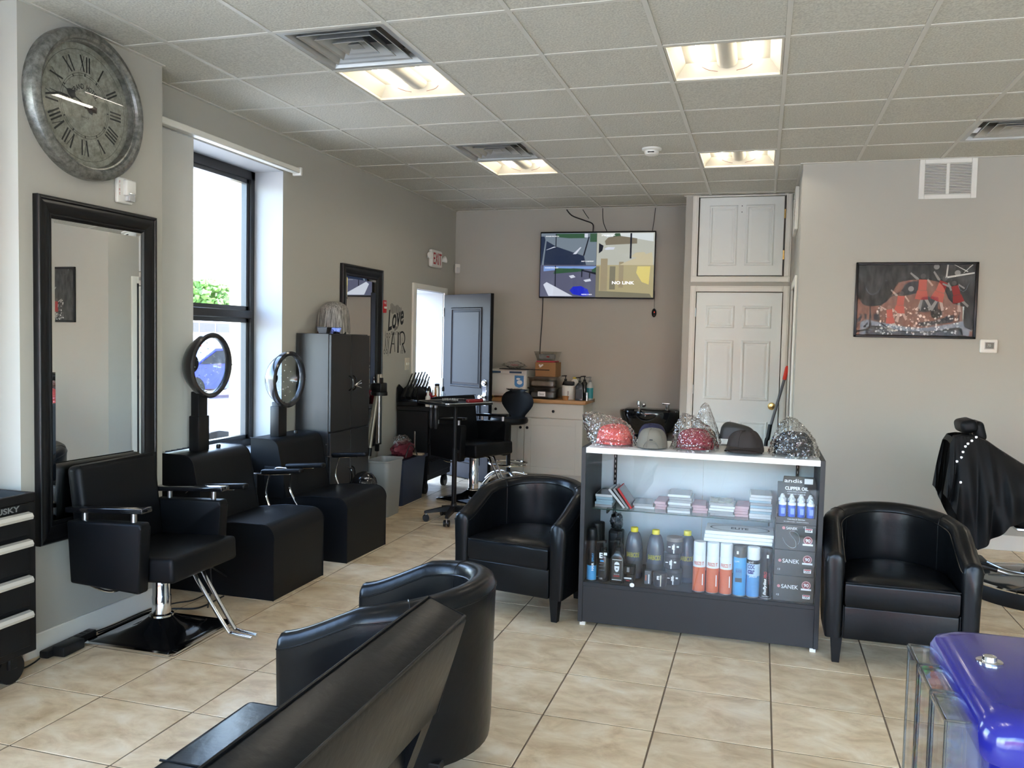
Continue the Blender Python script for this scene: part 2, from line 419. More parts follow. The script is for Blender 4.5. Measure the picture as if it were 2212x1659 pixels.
# ---- the tall side window
w1 = thing('window_1', 'tall bronze framed window between the pier and black cabinet', None, kind='structure')
b = MB(); fx0, fx1 = -3.81, -3.73
b.span((fx0, WY1-.055, WZ0), (fx1, WY1-.006, WZ1-.006), .003, 1); b.span((fx0, WY0+.006, WZ0), (fx1, WY0+.055, WZ1-.006), .003, 1)
b.span((fx0, WY0, WZ1-.07), (fx1, WY1, WZ1-.006), .003, 1); b.span((fx0, WY0, WZ0+.006), (fx1, WY1, WZ0+.06), .003, 1)
b.build('window_frame', DARKBRONZE, w1)
b = MB(); b.span((fx0-.005, WY0+.05, 1.672), (fx1+.012, WY1-.05, 1.735), .006, 1); b.build('meeting_rail', DARKBRONZE, w1)
b = MB()
for (za, zb) in ((WZ0+.06, 1.672), (1.735, WZ1-.07)):
    b.span((fx0+.015, WY1-.085, za), (fx1-.02, WY1-.055, zb)); b.span((fx0+.015, WY0+.055, za), (fx1-.02, WY0+.085, zb))
    b.span((fx0+.015, WY0+.055, zb-.03), (fx1-.02, WY1-.055, zb)); b.span((fx0+.015, WY0+.055, za), (fx1-.02, WY1-.055, za+.03))
b.build('sash', mat('grey_window_sash', (.05, .052, .056), .35), w1)
for (za, zb) in ((WZ0+.09, 1.672), (1.735, WZ1-.1)):
    MB().span((-3.775, WY0+.08, za), (-3.769, WY1-.08, zb)).build('pane', GLASS, w1, None)
# vertical blind: rail and stacked vanes
BL = mat('vertical_blind_vane', S(190, 188, 180), .6, var=(3, .03))
bl = thing('vertical_blind', 'white vertical blind drawn aside beside the clock pier', 'blind', (-3.42, 4.25, 0))
MB().span((-.03, -.20, 2.775), (.03, 1.46, 2.815), .006, 1).build('headrail', TRIM, bl)
MB().span((-.035, 1.45, 2.76), (.04, 1.475, 2.822), .004, 1).build('end_cap', WHITEP, bl)
for k in range(9):
    y = -.17+k*.052
    MB().span((-.044, -.0015, .835), (.044, .0015, 2.77)).build('vane', BL, bl, None).matrix_basis = T((-.048, y, 0)) @ RZ(1.1)

# ---- baseboards
BASE = TRIM
def baseboard(name, a, c): return struct(MB().span(a, c, .004, 1).build(name, BASE))
baseboard('baseboard_pier', (XP, 3.07, 0), (XP+.015, 4.03, .11))
baseboard('baseboard_left', (XL, 5.65, 0), (XL+.014, 8.08, .11))
baseboard('baseboard_back', (XL, YB-.014, 0), (XDL, YB, .11))
baseboard('baseboard_right', (XRET, YR-.014, 0), (XR, YR, .12))

# ---- side door (left wall) with its open leaf
d1 = thing('door_1', 'dark grey panel door standing open beside the back wall', None, kind='structure')
b = MB(); x0, x1 = XL, XL+.022
b.span((x0, DY0-.085, 0), (x1, DY0, DZ+.06), .004, 1); b.span((x0, DY1, 0), (x1, DY1+.085, DZ+.06), .004, 1); b.span((x0, DY0, DZ), (x1, DY1, DZ+.06), .004, 1)
b.build('door_frame', TRIM, d1)
DGREY = mat('dark_grey_door_paint', S(36, 37, 42), .5, spec=.25, var=(5, .08))
hinge = Vector((XL+.02, DY1-.015, 0)); free = Vector((-2.80, 8.56, 0)); dv = (free-hinge); LW = .80
ex = dv.normalized(); nrm = Vector((-ex.y*-1, -ex.x, 0))   # towards the camera
leafm = frame(hinge, ex, (0, 0, 1))          # local x along leaf, y up, z = ex x up (points to the camera side)
lf = thing('door_leaf', None, None); lf.parent = d1; lf.matrix_basis = leafm
b = MB(); b.span((0, .012, -.044), (LW, 2.045, 0), .003, 1); b.build('slab', DGREY, lf)
def panel(x0, x1, y0, y1, par, m, d=.0):
    b = MB()
    out = [(x0, y0), (x1, y0), (x1, y1), (x0, y1)]
    def inset(k): return [(x0+k, y0+k), (x1-k, y0+k), (x1-k, y1-k), (x0+k, y1-k)]
    prof = [(0, .0005), (.012, .011), (.022, .011), (.032, -.001), (.055, .006)]
    b.rings([[Vector((p[0], p[1], h+d)) for p in inset(k)] for k, h in prof], False, False, True)
    return b.build('panel', m, par, None)
panel(.13, LW-.13, 1.02, 1.90, lf, DGREY); panel(.13, LW-.13, .18, .88, lf, DGREY)
b = MB(); b.span((LW, .012, -.044), (LW+.002, 2.045, -.002)); b.build('leaf_edge', BLACKM, lf)
kb = MB(); kb.span((LW-.105, .84, 0), (LW-.04, 1.12, .004), .002, 1)
kb.build('lock_plate', CHROME, lf)
for z in (.93, 1.08):
    kb = MB(); kb.lathe([(.032, 0), (.032, .008), (.014, .012), (.013, .035), (.028, .045), (.033, .06), (.024, .075), (0, .078)] if z < 1 else [(.034, 0), (.034, .01), (.028, .022), (0, .024)], 8 if z > 1 else 20, T((LW-.072, z, 0)))
    kb.build('door_knob' if z < 1 else 'deadbolt', CHROME, lf)
kb = MB(); kb.lathe([(.012, 0), (.012, .03), (.03, .045), (.026, .07), (0, .075)], 16, T((LW-.072, .93, -.044)) @ RX(PI)); kb.build('door_knob', BRASS, lf)
MB().cyl((LW*.52, 1.52, 0), (LW*.52, 1.52, .004), .007, n=10).build('peephole', BLACKP, lf)
for z in (.25, 1.0, 1.8): MB().cyl((0.0, z, .004), (0.0, z+.1, .004), .008, n=8).build('hinge', STEEL, lf)

# ---- white closet doors
def six_panel(name, x0, x1, z0, z1, y, panels, label):
    d = thing(name, label, None, kind='structure')
    MB().span((x0, y, z0), (x1, y+.035, z1), .002, 1).build('slab', DOORW, d)
    for (a, c, e, f) in panels:
        p = panel(0, c-a, 0, f-e, d, DOORW); p.matrix_basis = frame(Vector((a, y, e)), (1, 0, 0), (0, 0, 1))
    return d
DX0, DX1 = -.65, .175
dw = DX1-DX0
pn = []
for a, c in ((DX0+.095, DX0+.375), (DX1-.375, DX1-.095)):
    pn += [(a, c, 1.72, 1.945), (a, c, 1.0, 1.60), (a, c, .2, .80)]
d2 = six_panel('door_2', DX0, DX1, .012, 2.075, YD-.012, pn, 'tall white six panel closet door with brass knob')
MB().lathe([(.036, 0), (.036, .008), (.015, .012), (.014, .03), (.03, .04), (.036, .055), (.028, .07), (0, .074)], 24, frame(Vector((.112, YD-.012, .955)), (1, 0, 0), (0, 0, 1))).build('door_knob', BRASS, d2)
for z in (.3, 1.05, 1.83): MB().cyl((DX0-.004, YD-.014, z), (DX0-.004, YD-.014, z+.09), .007, n=8).build('hinge', STEEL, d2)
pn = [(a, c, 2.34, 2.94) for a, c in ((DX0+.10, DX0+.375), (DX1-.375, DX1-.10))]
d3 = six_panel('door_3', DX0+.004, DX1-.012, 2.245, 3.018, YD-.012, pn, 'short white two panel cupboard door above the tall door')
for z in (2.40, 2.80): MB().span((DX1-.012, YD-.02, z), (DX1+.002, YD-.008, z+.09)).build('hinge', BRASS, d3)
for z in (2.93, 2.87): MB().cyl(((DX0+DX1)/2, YD-.012, z), ((DX0+DX1)/2, YD-.0135, z), .005, n=8).build('screw_hole', INK, d3)
def casing(name, x0, x1, z0, z1, w, bottom, label):
    t = thing(name, label, None, kind='structure')
    y0 = YD-.016; y1 = YD
    def pc(a, c): 
        b = MB(); b.span(a, c, .003, 1); b.span((a[0]+.012, y0-.006, a[2]+.004 if bottom else a[2]), (c[0]-.012, y0, c[2]-.012), .003, 1); b.build('casing_board', TRIM, t)
    pc((x0-w, y0, z0), (x0, y1, z1+w)); pc((x1, y0, z0), (x1+w, y1, z1+w)); pc((x0, y0, z1), (x1, y1, z1+w))
    if bottom: pc((x0-w, y0, z0-w), (x1+w, y1, z0))
    return t
casing('trim_1', DX0-.008, DX1+.008, 0, 2.083, .058, False, 'white casing around the tall closet door')
casing('trim_2', DX0-.008, DX1+.005, 2.235, 3.024, .058, True, 'white casing around the short cupboard door').location.z = .0
# ---- dark door and louvre in the short return wall
d4 = thing('door_4', 'black door with white frame in the short return wall', None, kind='structure')
MB().span((XRET+.02, 7.73, .01), (XRET+.06, 8.55, 2.09), .002, 1).build('slab', mat('black_door_paint', (.014, .016, .02), .35), d4)
MB().span((XRET+.0, 7.76, 1.02), (XRET+.02, 8.52, 1.06), .004, 1).build('push_bar', BLACKP, d4)
b = MB()
for y in (7.655, 8.55): b.span((XRET-.02, y, 0), (XRET, y+.075, 2.165), .004, 1)
b.span((XRET-.02, 7.73, 2.09), (XRET, 8.55, 2.165), .004, 1); b.build('door_frame', TRIM, d4)
lv = thing('return_air_grille', 'white framed louvre high on the short return wall', 'vent', (XRET, 8.27, 2.79))
b = MB()
for (a, c) in (((-.03, -.28, -.19), (0, -.23, .19)), ((-.03, .23, -.19), (0, .28, .19)), ((-.03, -.23, .15), (0, .23, .19)), ((-.03, -.23, -.19), (0, .23, -.15))): b.span(a, c, .003, 1)
b.build('grille_frame', TRIM, lv)
for k in range(9): MB().box((-.012, 0, -.13+k*.0325), (.02, .46, .003)).build('slat', TRIM, lv, None)

# ---- ceiling
ceiling = struct(MB().span((XL-.5, YF-.3, CEIL+.19), (XR+.3, YB+.4, CEIL+.24)).build('ceiling', TBAR)); tag(ceiling, 'suspended ceiling of square textured tiles in a metal grid')
CS = .61; CX, CY = .6761, 4.3266
holes = {(-5, 0): 'light', (-2, 0): 'light', (-5, 4): 'light', (-2, 4): 'light', (-5, -1): 'vent', (-5, 3): 'vent', (1, 3): 'vent',
         (3, 0): 'light', (3, 4): 'light', (-5, -5): 'light', (-2, -5): 'light', (3, -5): 'light'}
ctm = MB().box((0, 0, .009), (CS-.02, CS-.02, .018), .003, 1).mesh('ceiling_tile', CTILE)
far = MB()
for i in range(-7, 9):
    for j in range(-11, 9):
        if (i, j) in holes: continue
        x0, y0 = CX+i*CS, CY+j*CS
        xa, xb, ya, yb = max(x0+.01, XL), min(x0+CS-.01, XR), max(y0+.01, YF), min(y0+CS-.01, YB)
        if xb-xa < .03 or yb-ya < .03: continue
        if xa > XRET+.3 and ya > YR+.3: continue
        z = CEIL+.004
        if in_view([(xa, ya, z), (xb, ya, z), (xa, yb, z), (xb, yb, z)]) and ya > .9:
            if xb-xa > CS-.03 and yb-ya > CS-.03: put('ceiling_tile', ctm, ceiling, T((x0+CS/2, y0+CS/2, z)))
            else: MB().span((xa, ya, z), (xb, yb, z+.018)).build('ceiling_tile', CTILE, ceiling)
        else: far.span((xa, ya, z), (xb, yb, z+.018))
tag(far.build('ceiling_tile_field', CTILE, ceiling), kind='stuff')
for i in range(-6, 9):
    x = CX+i*CS
    if x < XR: MB().span((x-.012, YF, CEIL), (x+.012, YB if x < XRET else YR+.02, CEIL+.03)).build('grid_runner', TBAR, ceiling, None)
for j in range(-9, 9):
    y = CY+j*CS
    if y < YB: MB().span((XL, y-.012, CEIL+.0005), (XR if y < YR else XRET+.02, y+.012, CEIL+.03)).build('cross_tee', TBAR, ceiling, None)
b = MB(); z = CEIL-.002
b.span((XL, 4.03, z), (XL+.022, YB, z+.025)); b.span((XP, 3.07, z), (XP+.022, 4.03, z+.025)); b.span((XL, YB-.022, z), (XDL, YB, z+.025)); b.span((XDL-.022, YD, z), (XDL, YB, z+.025)); b.span((XDL, YD-.022, z), (XRET, YD, z+.025)); b.span((XRET-.022, YR, z), (XRET, YD, z+.025)); b.span((XRET-.022, YR-.022, z), (XR, YR, z+.025))
b.build('wall_angle', TBAR, ceiling, None)

# ---- ceiling lights (open troffers with two strips each)
PAN = mat('white_troffer_pan', S(205, 198, 182), .45, var=(8, .05))
LED = emis('warm_led_strip', (1.0, .93, .80), 23)
def troffer(label):
    t = thing('ceiling_light', label, 'light', group='recessed ceiling lights')
    s = CS/2-.014
    b = MB(); top = .075
    prof = [(s, .0), (s-.012, .0), (s-.012, .012), (s-.065, top), ]
    def sq(k, z): return [Vector((k, k, z)), Vector((-k, k, z)), Vector((-k, -k, z)), Vector((k, -k, z))]
    b.rings([sq(k, z) for k, z in prof], False, False, True); b.build('pan', PAN, t, None)
    b = MB(); hw = .055
    sec = [(-hw, top), (-hw*.95, top-.02), (-hw*.6, top-.038), (0, top-.045), (hw*.6, top-.038), (hw*.95, top-.02), (hw, top)]
    b.rings([[Vector((x, y, z)) for x, z in sec] for y in (-.215, .215)]); b.build('centre_cover', PAN, t)
    for sx in (-1, 1):
        b = MB(); b.span((sx*.135-.014, -.21, top-.022), (sx*.135+.014, .21, top-.012)); l = b.build('led_strip', LED, t, None)
        b = MB(); b.tube(smoothpath([(sx*.135, .205, top-.03), (sx*.10, .235, top-.04), (sx*.05, .22, top-.055)], 5), .002, 6); b.build('lead_wire', mat('brown_lead_wire', S(110, 70, 60), .6), t)
    return t
def cellc(i, j): return Vector((CX+(i+.5)*CS, CY+(j+.5)*CS, CEIL+.002))
LL = {(-5, 0): 'square ceiling light right next to the largest air vent', (-2, 0): 'nearest square ceiling light over the room centre', (-5, 4): 'square ceiling light beside the smaller air vent near television',
      (-2, 4): 'small distant ceiling light in front of the cupboard door', (3, 0): 'ceiling light over the right side of the room', (3, 4): 'ceiling light over the barber chair area',
      (-5, -5): 'ceiling light near the shop front on the left', (-2, -5): 'ceiling light near the shop front in the middle', (3, -5): 'ceiling light near the shop front on the right'}
for c, lab in LL.items():
    t = troffer(lab); t.location = cellc(*c)

# ---- ceiling air diffusers
VENT = mat('aluminium_diffuser', S(190, 190, 186), .32, .55, var=(5, .12))
VDARK = mat('dark_duct', (.03, .03, .03), .7)
def diffuser(label, c):
    t = thing('ceiling_vent', label, 'vent', cellc(*c), group='square ceiling vents')
    s = CS/2-.013
    MB().span((-s+.01, -s+.01, .09), (s-.01, s-.01, .1)).build('duct_plate', VDARK, t, None)
    def sq(k, z): return [Vector((k, k, z)), Vector((-k, k, z)), Vector((-k, -k, z)), Vector((k, -k, z))]
    b = MB(); b.rings([sq(s, .0), sq(s-.03, .0), sq(s-.05, .045)], False, False, False); b.build('vent_frame', VENT, t, None)
    for n, k in enumerate((.215, .15, .085)):
        b = MB(); b.rings([sq(k-.045, .075-.008*n), sq(k, .012), sq(k+.006, .005), sq(k+.004, .003), sq(k-.006, .009), sq(k-.05, .072-.008*n)], False, False, False); b.build('vane', VENT, t, None)
    b = MB(); b.rings([sq(.035, .012), sq(.012, .035)], False, True, True); b.build('centre_cap', VENT, t, None)
diffuser('largest square ceiling vent over the salon chairs', (-5, -1))
diffuser('smaller square ceiling vent nearer the television', (-5, 3))
diffuser('ceiling vent at the right edge above the picture', (1, 3))

# ---- outside
CONC = mat('bright_parking_lot', S(168, 167, 163), .9, var=(.6, .06))
ground = struct(MB().span((-80, -40, -1.2), (60, 60, -.24)).build('ground', CONC)); tag(ground, 'sunlit concrete parking lot outside')
roof = struct(MB().span((XO-.1, YF-.35, CEIL+.3), (XR+.4, YB+.6, CEIL+.5)).build('roof', OUTW)); tag(roof, 'flat roof above the shop')
GREEN = mat('tree_leaves', S(84, 118, 48), .7, var=(3, .35))
def tree(c, r, label, seed):
    t = thing('tree', label, 'tree', c); random.seed(seed)
    MB().cyl((0, 0, 0), (0, 0, r*1.2), .22, .14, 10).build('trunk', mat('bark', S(90, 70, 50), .9), t)
    b = MB()
    for k in range(420):
        a = random.uniform(0, 2*PI); h = random.uniform(-.6, 1); q = math.sqrt(max(0, 1-h*h))*random.uniform(.5, 1.05)
        b.ball((r*q*math.cos(a), r*q*math.sin(a), r*1.9+r*.75*h), (r*.10, r*.10, r*.07), 5, 4)
    o = b.build('crown', GREEN, t)
    for v in o.data.vertices:
        d = noise.noise_vector(v.co*2.6)*.30; v.co += d
tree((-44, 59.6, -.24), 2.3, 'green tree top showing beyond the white bus', 3)
BUSW = mat('white_bus_paint', S(150, 156, 164), .6, spec=.2); BUSG = mat('tinted_bus_glass', (.03, .032, .04), .5, spec=.12)
bus = thing('bus', 'long white bus with dark windows parked outside the window', 'bus', (-32, 45, -.24))
MB().span((-1.2, -9, .35), (1.2, 9, 2.75), .15, 3).build('body', BUSW, bus)
for k in range(11): MB().span((1.19, -8.4+k*1.5, 1.82), (1.215, -7.0+k*1.5, 2.36)).build('window', BUSG, bus, None)
for y in (-6, 5.5):
    MB().cyl((.9, y, .42), (1.22, y, .42), .45, n=24).build('wheel', BLACKP, bus)
def car(loc, rz, col, label):
    t = thing('car', label, 'car', loc, rz)
    P = mat('car_paint', col, .25, coat=.6)
    prof = [(-2.1, .3), (-2.15, .75), (-1.9, .9), (-1.3, .95), (-.7, 1.38), (.6, 1.42), (1.3, .98), (2.0, .82), (2.15, .6), (2.1, .3)]
    b = MB(); b.rings([[Vector((x, y*s, z)) for x, z in prof] for y, s in ((-.85, 1), (.85, 1))]); b.build('body', P, t)
    gp = [(-1.2, .96), (-.68, 1.32), (.58, 1.36), (1.15, .99)]
    for s in (-1, 1): MB().prism(gp, .02, frame(Vector((0, s*.86, 0)), (1, 0, 0), (0, 0, 1))).build('window', BUSG, t, None)
    for x in (-1.35, 1.35):
        for s in (-1, 1): MB().cyl((x, s*.7, .32), (x, s*.88, .32), .32, n=20).build('wheel', BLACKP, t)
    for s in (-1, 1): MB().box((-2.13, s*.6, .72), (.06, .4, .14), .02).build('tail_light', REDINK, t)
car((-14.6, 20.4, -.24), 1.2, S(30, 50, 190), 'blue car parked outside behind the hair dryer hood')
car((-17.5, 21.8, -.24), 1.2, S(190, 40, 45), 'red car parked outside past the blue car')
car((-7.6, 7.9, -.24), 1.0, S(170, 175, 182), 'silver car close outside the window')
BRICK = mat('orange_brick', S(176, 112, 84), .85, var=(2, .15), bump=(20, .4, 3, .02))
bd = thing('brick_building', 'orange brick building across the street seen in reflections', 'building', (2, -27, -.24))
MB().span((-11, -4, 0), (11, 0, 5.5)).build('facade', BRICK, bd, None)
for k in range(5): MB().span((-9.4+k*4, 0, 1.0), (-7.4+k*4, .04, 3.2)).build('window', BUSG, bd, None)
# ================================================================ things on the walls
# ---- clock
def galv(name, lo, hi, sc=28, rough=.45, metal=.6):
    m, nt, b = nodes(name); L = nt.links.new
    tc = nt.nodes.new('ShaderNodeTexCoord'); n = nt.nodes.new('ShaderNodeTexNoise'); n.inputs['Scale'].default_value = sc; n.inputs['Detail'].default_value = 6; n.inputs['Roughness'].default_value = .7
    r = nt.nodes.new('ShaderNodeValToRGB'); e = r.color_ramp.elements; e[0].position = .36; e[0].color = (*lo, 1); e[1].position = .66; e[1].color = (*hi, 1)
    L(tc.outputs['Object'], n.inputs[0]); L(n.outputs[0], r.inputs[0]); L(r.outputs[0], b.inputs['Base Color'])
    b.inputs['Roughness'].default_value = rough; b.inputs['Metallic'].default_value = metal
    return m
GALV = galv('galvanised_rim', S(104, 104, 100), S(158, 158, 152), 30, .38, .7)
FACE = galv('mottled_clock_face', S(118, 117, 106), S(164, 162, 150), 34, .6, .1)
CK = thing('wall_clock', 'large round galvanised metal wall clock with roman numerals', 'clock', (XP, 3.452, 2.665))
CK.matrix_basis = face_px(Vector((XP, 3.452, 2.665)))
R0 = .36
MB().lathe([(R0, 0), (R0+.004, .035), (R0, .058), (R0-.014, .070), (R0-.034, .074), (R0-.048, .066), (R0-.053, .052), (R0-.060, .050), (R0-.063, .012)], 72, caps=False).build('rim', GALV, CK)
MB().lathe([(R0-.05, .008), (R0-.05, .014), (0, .014)], 64).build('dial', FACE, CK)
MB().lathe([(R0-.06, .047), (0, .047)], 64, caps=False).build('glass', glassmat('clock_glass', (.97, .98, .97), 1.45), CK)
zf = .0152
def ringflat(r0, r1, n=72): 
    b = MB(); b.rings([[Vector((r*math.cos(2*PI*j/n), r*math.sin(2*PI*j/n), zf)) for j in range(n)] for r in (r0, r1)], False, False, False); return b
for r in (.145, .155, .266): ringflat(r, r+.0016).build('dial_ring', INK, CK, None)
b = MB()
for k in range(60):
    a = 2*PI*k/60
    if k % 5 == 0: b.box((0, .150, zf), (.006, .012, .0006), m=RZ(-a))
b.build('minute_marks', INK, CK, None)
def numeral(s, ang):
    H, r0 = .076, .166
    ws = {'I': .017, 'V': .040, 'X': .040}; W = sum(ws[c] for c in s); x = -W/2
    b = MB(); m = RZ(-ang) @ T((0, r0, zf))
    def bar(xa, ya, xb, yb, w): 
        b.flat([(xa-w/2, ya), (xa+w/2, ya), (xb+w/2, yb), (xb-w/2, yb)], m)
    for c in s:
        w = ws[c]; c0 = x+w/2
        if c == 'I': bar(c0, 0, c0, H, .0085)
        if c == 'V': bar(c0-.012, H, c0+.002, 0, .0095); bar(c0+.013, H, c0+.001, 0, .003)
        if c == 'X': bar(c0-.012, H, c0+.012, 0, .0095); bar(c0+.012, H, c0-.012, 0, .003)
        x += w
    b.build('numeral', INK, CK, None)
for k, s in enumerate(['XII', 'I', 'II', 'III', 'IIII', 'V', 'VI', 'VII', 'VIII', 'IX', 'X', 'XI']): numeral(s, 2*PI*k/12)
for k, ch in enumerate('GRAND HOTEL'):
    if ch == ' ': continue
    a = (k-5)*.185
    text(ch, CK, INK, RZ(-a) @ T((0, .094, zf)), h=.025, w=.016, bold=.02)
text('FRANCE', CK, INK, T((.0, -.055, zf)), w=.05, h=.009)
def hand(ang, L, w, tail, z, nm):
    b = MB(); m = RZ(-ang) @ T((0, 0, z))
    b.prism([(-.003, -tail), (.003, -tail), (.0045, 0), (.003, L*.45), (w, L*.55), (w*.7, L*.72), (.002, L*.82), (.001, L), (-.001, L), (-.002, L*.82), (-w*.7, L*.72), (-w, L*.55), (-.003, L*.45), (-.0045, 0)], .0015, m)
    b.lathe([(.0, 0), (.012, 0), (.012, .003), (0, .003)], 16, m)
    b.prism([(-.014, -tail-.02), (.014, -tail-.02), (.016, -tail), (0, -tail+.03), (-.016, -tail)], .0015, m)
    b.build(nm, INK, CK, None)
hand(2*PI*(9.78/12), .160, .022, .03, .020, 'hour_hand'); hand(2*PI*(46.0/60), .228, .010, .045, .025, 'minute_hand')

# ---- framed mirrors
FRAMEB = mat('black_mirror_frame', (.005, .005, .006), .3, spec=.35)
def wall_mirror(label, x, y0, y1, z0, z1, turn=0):
    t = thing('wall_mirror', label, 'mirror', group='black framed wall mirrors'); w, h = y1-y0, z1-z0
    t.matrix_basis = face_px(Vector((x, (y0+y1)/2, (z0+z1)/2)))
    prof = [(0, 0), (0, .03), (.006, .036), (.016, .036), (.02, .03), (.03, .034), (.05, .03), (.07, .02), (.078, .016), (.08, .02), (.088, .02), (.096, .010), (.100, .008)]
    for sgn, (L, a) in enumerate(((w, 0), (h, PI/2), (w, PI), (h, -PI/2))):
        o = h/2 if sgn % 2 == 0 else w/2
        b = MB()
        # local: x along the board, y inward, z out
        m = RZ(a) @ T((0, -o, 0))
        b.rings([[m @ Vector((sd*(L/2-d), d, z)) for d, z in prof]+[m @ Vector((sd*(L/2-.1), .1, 0))] for sd in (-1, 1)])
        b.build('frame_board', FRAMEB, t, 50)
    gw, gh = w/2-.098, h/2-.098; bv = .022
    b = MB(); q = lambda a, c, z: [Vector((-a, -c, z)), Vector((a, -c, z)), Vector((a, c, z)), Vector((-a, c, z))]
    b.rings([q(gw, gh, .007), q(gw-bv, gh-bv, .0095)], False, False, True); b.build('mirror_glass', MIRROR, t, None).rotation_euler = (0, turn, 0)
    return t
wall_mirror('long black framed mirror on the pier under the clock', XP, 3.147, 3.949, .53, 2.188, -.012)
wall_mirror('black framed mirror behind the black cabinet and tripod', XL, 6.535, 7.335, .53, 2.182)

# ---- fire strobe
t = thing('fire_alarm_strobe', 'white fire alarm strobe between clock and mirror', 'alarm'); t.matrix_basis = face_px(Vector((XP, 3.718, 2.297)))
MB().box((0, 0, .012), (.115, .135, .024), .010, 3).build('backplate', WHITEP, t)
MB().box((.018, .015, .033), (.072, .085, .03), .008, 3).build('housing', WHITEP, t)
MB().box((.02, -.032, .036), (.05, .048, .034), .008, 2).build('strobe_lens', mat('strobe_lens', (.7, .7, .7), .08, .7), t)
for k, c in enumerate('FIRE'): text(c, t, REDINK, T((-.043, .040-k*.02, .0245)), h=.013)
# ---- exit sign with emergency lamps
t = thing('exit_sign', 'white exit sign with two emergency lamps above the door', 'sign'); t.matrix_basis = face_px(Vector((XL, 8.66, 2.42)))
MB().box((0, 0, .025), (.30, .19, .05), .02, 3).build('housing', WHITEP, t)
text('EXIT', t, REDINK, T((.0, 0, .0505)), w=.24, h=.125, bold=.015)
for sx in (-1, 1):
    b = MB(); b.lathe([(.012, 0), (.02, .02), (.038, .05), (.04, .06), (.03, .066), (0, .067)], 18, T((sx*.195, 0, .012)) @ RY(sx*.6) @ RX(-.3)); b.build('lamp_head', WHITEP, t)
# ---- wall decal
DK = thing('wall_decal', 'black wall lettering with scissors and combs beside the door', 'decal'); DK.matrix_basis = face_px(Vector((XL, 7.69, 1.65)))
text('Love', DK, INK, T((.0, .10, .0005)) @ RZ(.22), w=.40, h=.20, shear=.45, bold=.02)
b = MB()
for k in range(13):
    x = -.09+k*.020; b.box((x, .20-.004*k, .0006), (.007, .085+.02*math.sin(k), .0004), m=RZ(.12))
for k in range(6): b.box((-.02+k*.014, -.005, .0006), (.006, .05-.006*k, .0004), m=RZ(.15))
tag(b.build('comb_teeth', INK, DK, None), kind='stuff')
text('IS IN THE', DK, INK, T((.01, -.055, .0005)), w=.22, h=.034)
def scissors(cx, cy, s, flip, lean):
    b = MB(); m = T((cx, cy, .0006)) @ RZ(lean) @ Matrix.Diagonal((s, s*flip, 1, 1))
    for q in (-1, 1):
        b.flat([(q*.004, 0), (q*.012, 0), (q*-.006, .13), (q*-.008, .13)] if q > 0 else [(q*.012, 0), (q*.004, 0), (q*-.008, .13), (q*-.006, .13)], m)
        b.flat([(q*.004-.004, 0), (q*.004+.004, 0), (q*.022+.004, -.055), (q*.022-.004, -.055)], m)
        n = 14; c = Vector((q*.026, -.072, 0))
        b.rings([[m @ (c+Vector((r*math.cos(2*PI*j/n), r*1.2*math.sin(2*PI*j/n), 0))) for j in range(n)] for r in (.013, .019)], False, False, False)
    b.build('scissors_shape', INK, DK, None)
yb = -.155
scissors(-.225, yb-.01, 1.0, 1, .05); scissors(-.165, yb+.005, 1.0, -1, 0); scissors(.165, yb-.035, .72, 1, -.02)
b = MB(); m = T((0, yb, .0006))
b.flat([(-.13, -.10), (-.105, -.10), (-.04, .11), (-.06, .11)], m); b.flat([(-.045, .10), (-.035, .10), (.0, -.085), (-.012, -.085)], m)
b.flat([(-.095, -.01), (-.02, -.01), (-.022, 0), (-.092, 0)], m)
b.build('razor_shape', INK, DK, None)
b = MB(); b.flat([(.052, -.095), (.085, -.095), (.080, .11), (.056, .11)], m); b.build('comb_shape', INK, DK, None)
b = MB()
pts = [(.12, .105), (.17, .115), (.215, .095), (.232, .05), (.212, .005), (.17, -.01)]
pp = smoothpath([(x, y, 0) for x, y in pts], 5)
b.tube([m @ p for p in pp], .010, 6, flat=.05); b.tube([m @ Vector(p) for p in ((.115, .105, 0), (.122, -.02, 0))], .009, 6, flat=.05)
b.tube([m @ Vector(p) for p in ((.18, -.01, 0), (.215, -.06, 0), (.245, -.095, 0))], [.008, .011, .016], 6, flat=.05)
b.build('brush_shape', INK, DK, None)
# ---- little wall boxes
t = thing('fire_pull_station', 'small red fire pull station beside the black mirror', 'alarm'); t.matrix_basis = face_px(Vector((XL, 7.36, 1.845)))
MB().box((0, 0, .02), (.08, .12, .04), .006, 2).build('housing', REDINK, t); MB().box((0, -.01, .044), (.05, .02, .01), .003, 1).build('pull_bar', WHITEP, t); text('FIRE', t, WINK, T((0, .035, .0405)), w=.05)
t = thing('light_switch', 'cream double light switch beside the door frame', 'switch'); t.matrix_basis = face_px(Vector((XL, 7.985, 1.285)))
MB().box((0, 0, .003), (.115, .125, .006), .003, 2).build('plate', mat('cream_plastic', S(214, 206, 186), .4), t)
for s in (-1, 1): MB().box((s*.023, 0, .01), (.01, .024, .012), .002, 1).build('toggle', WHITEP, t)
t = thing('motion_sensor', 'small white motion sensor in the room corner', 'sensor'); t.matrix_basis = frame(Vector((XL+.03, YB-.03, 2.37)), (.7071, .7071, 0), (0, 0, 1))
MB().box((0, 0, .02), (.065, .11, .04), .012, 3).build('housing', WHITEP, t); MB().box((0, -.015, .041), (.045, .06, .006), .002, 1).build('sensor_window', mat('frosted_sensor', S(200, 200, 198), .3), t)
t = thing('smoke_detector', 'round white smoke detector on the ceiling', 'detector', (-.864, 6.567, CEIL+.004))
MB().lathe([(.075, 0), (.075, -.012), (.058, -.02)], 32).build('base_plate', WHITEP, t)
MB().lathe([(.052, -.018), (.056, -.03), (.050, -.048), (.03, -.056), (0, -.058)], 32).build('chamber', WHITEP, t)
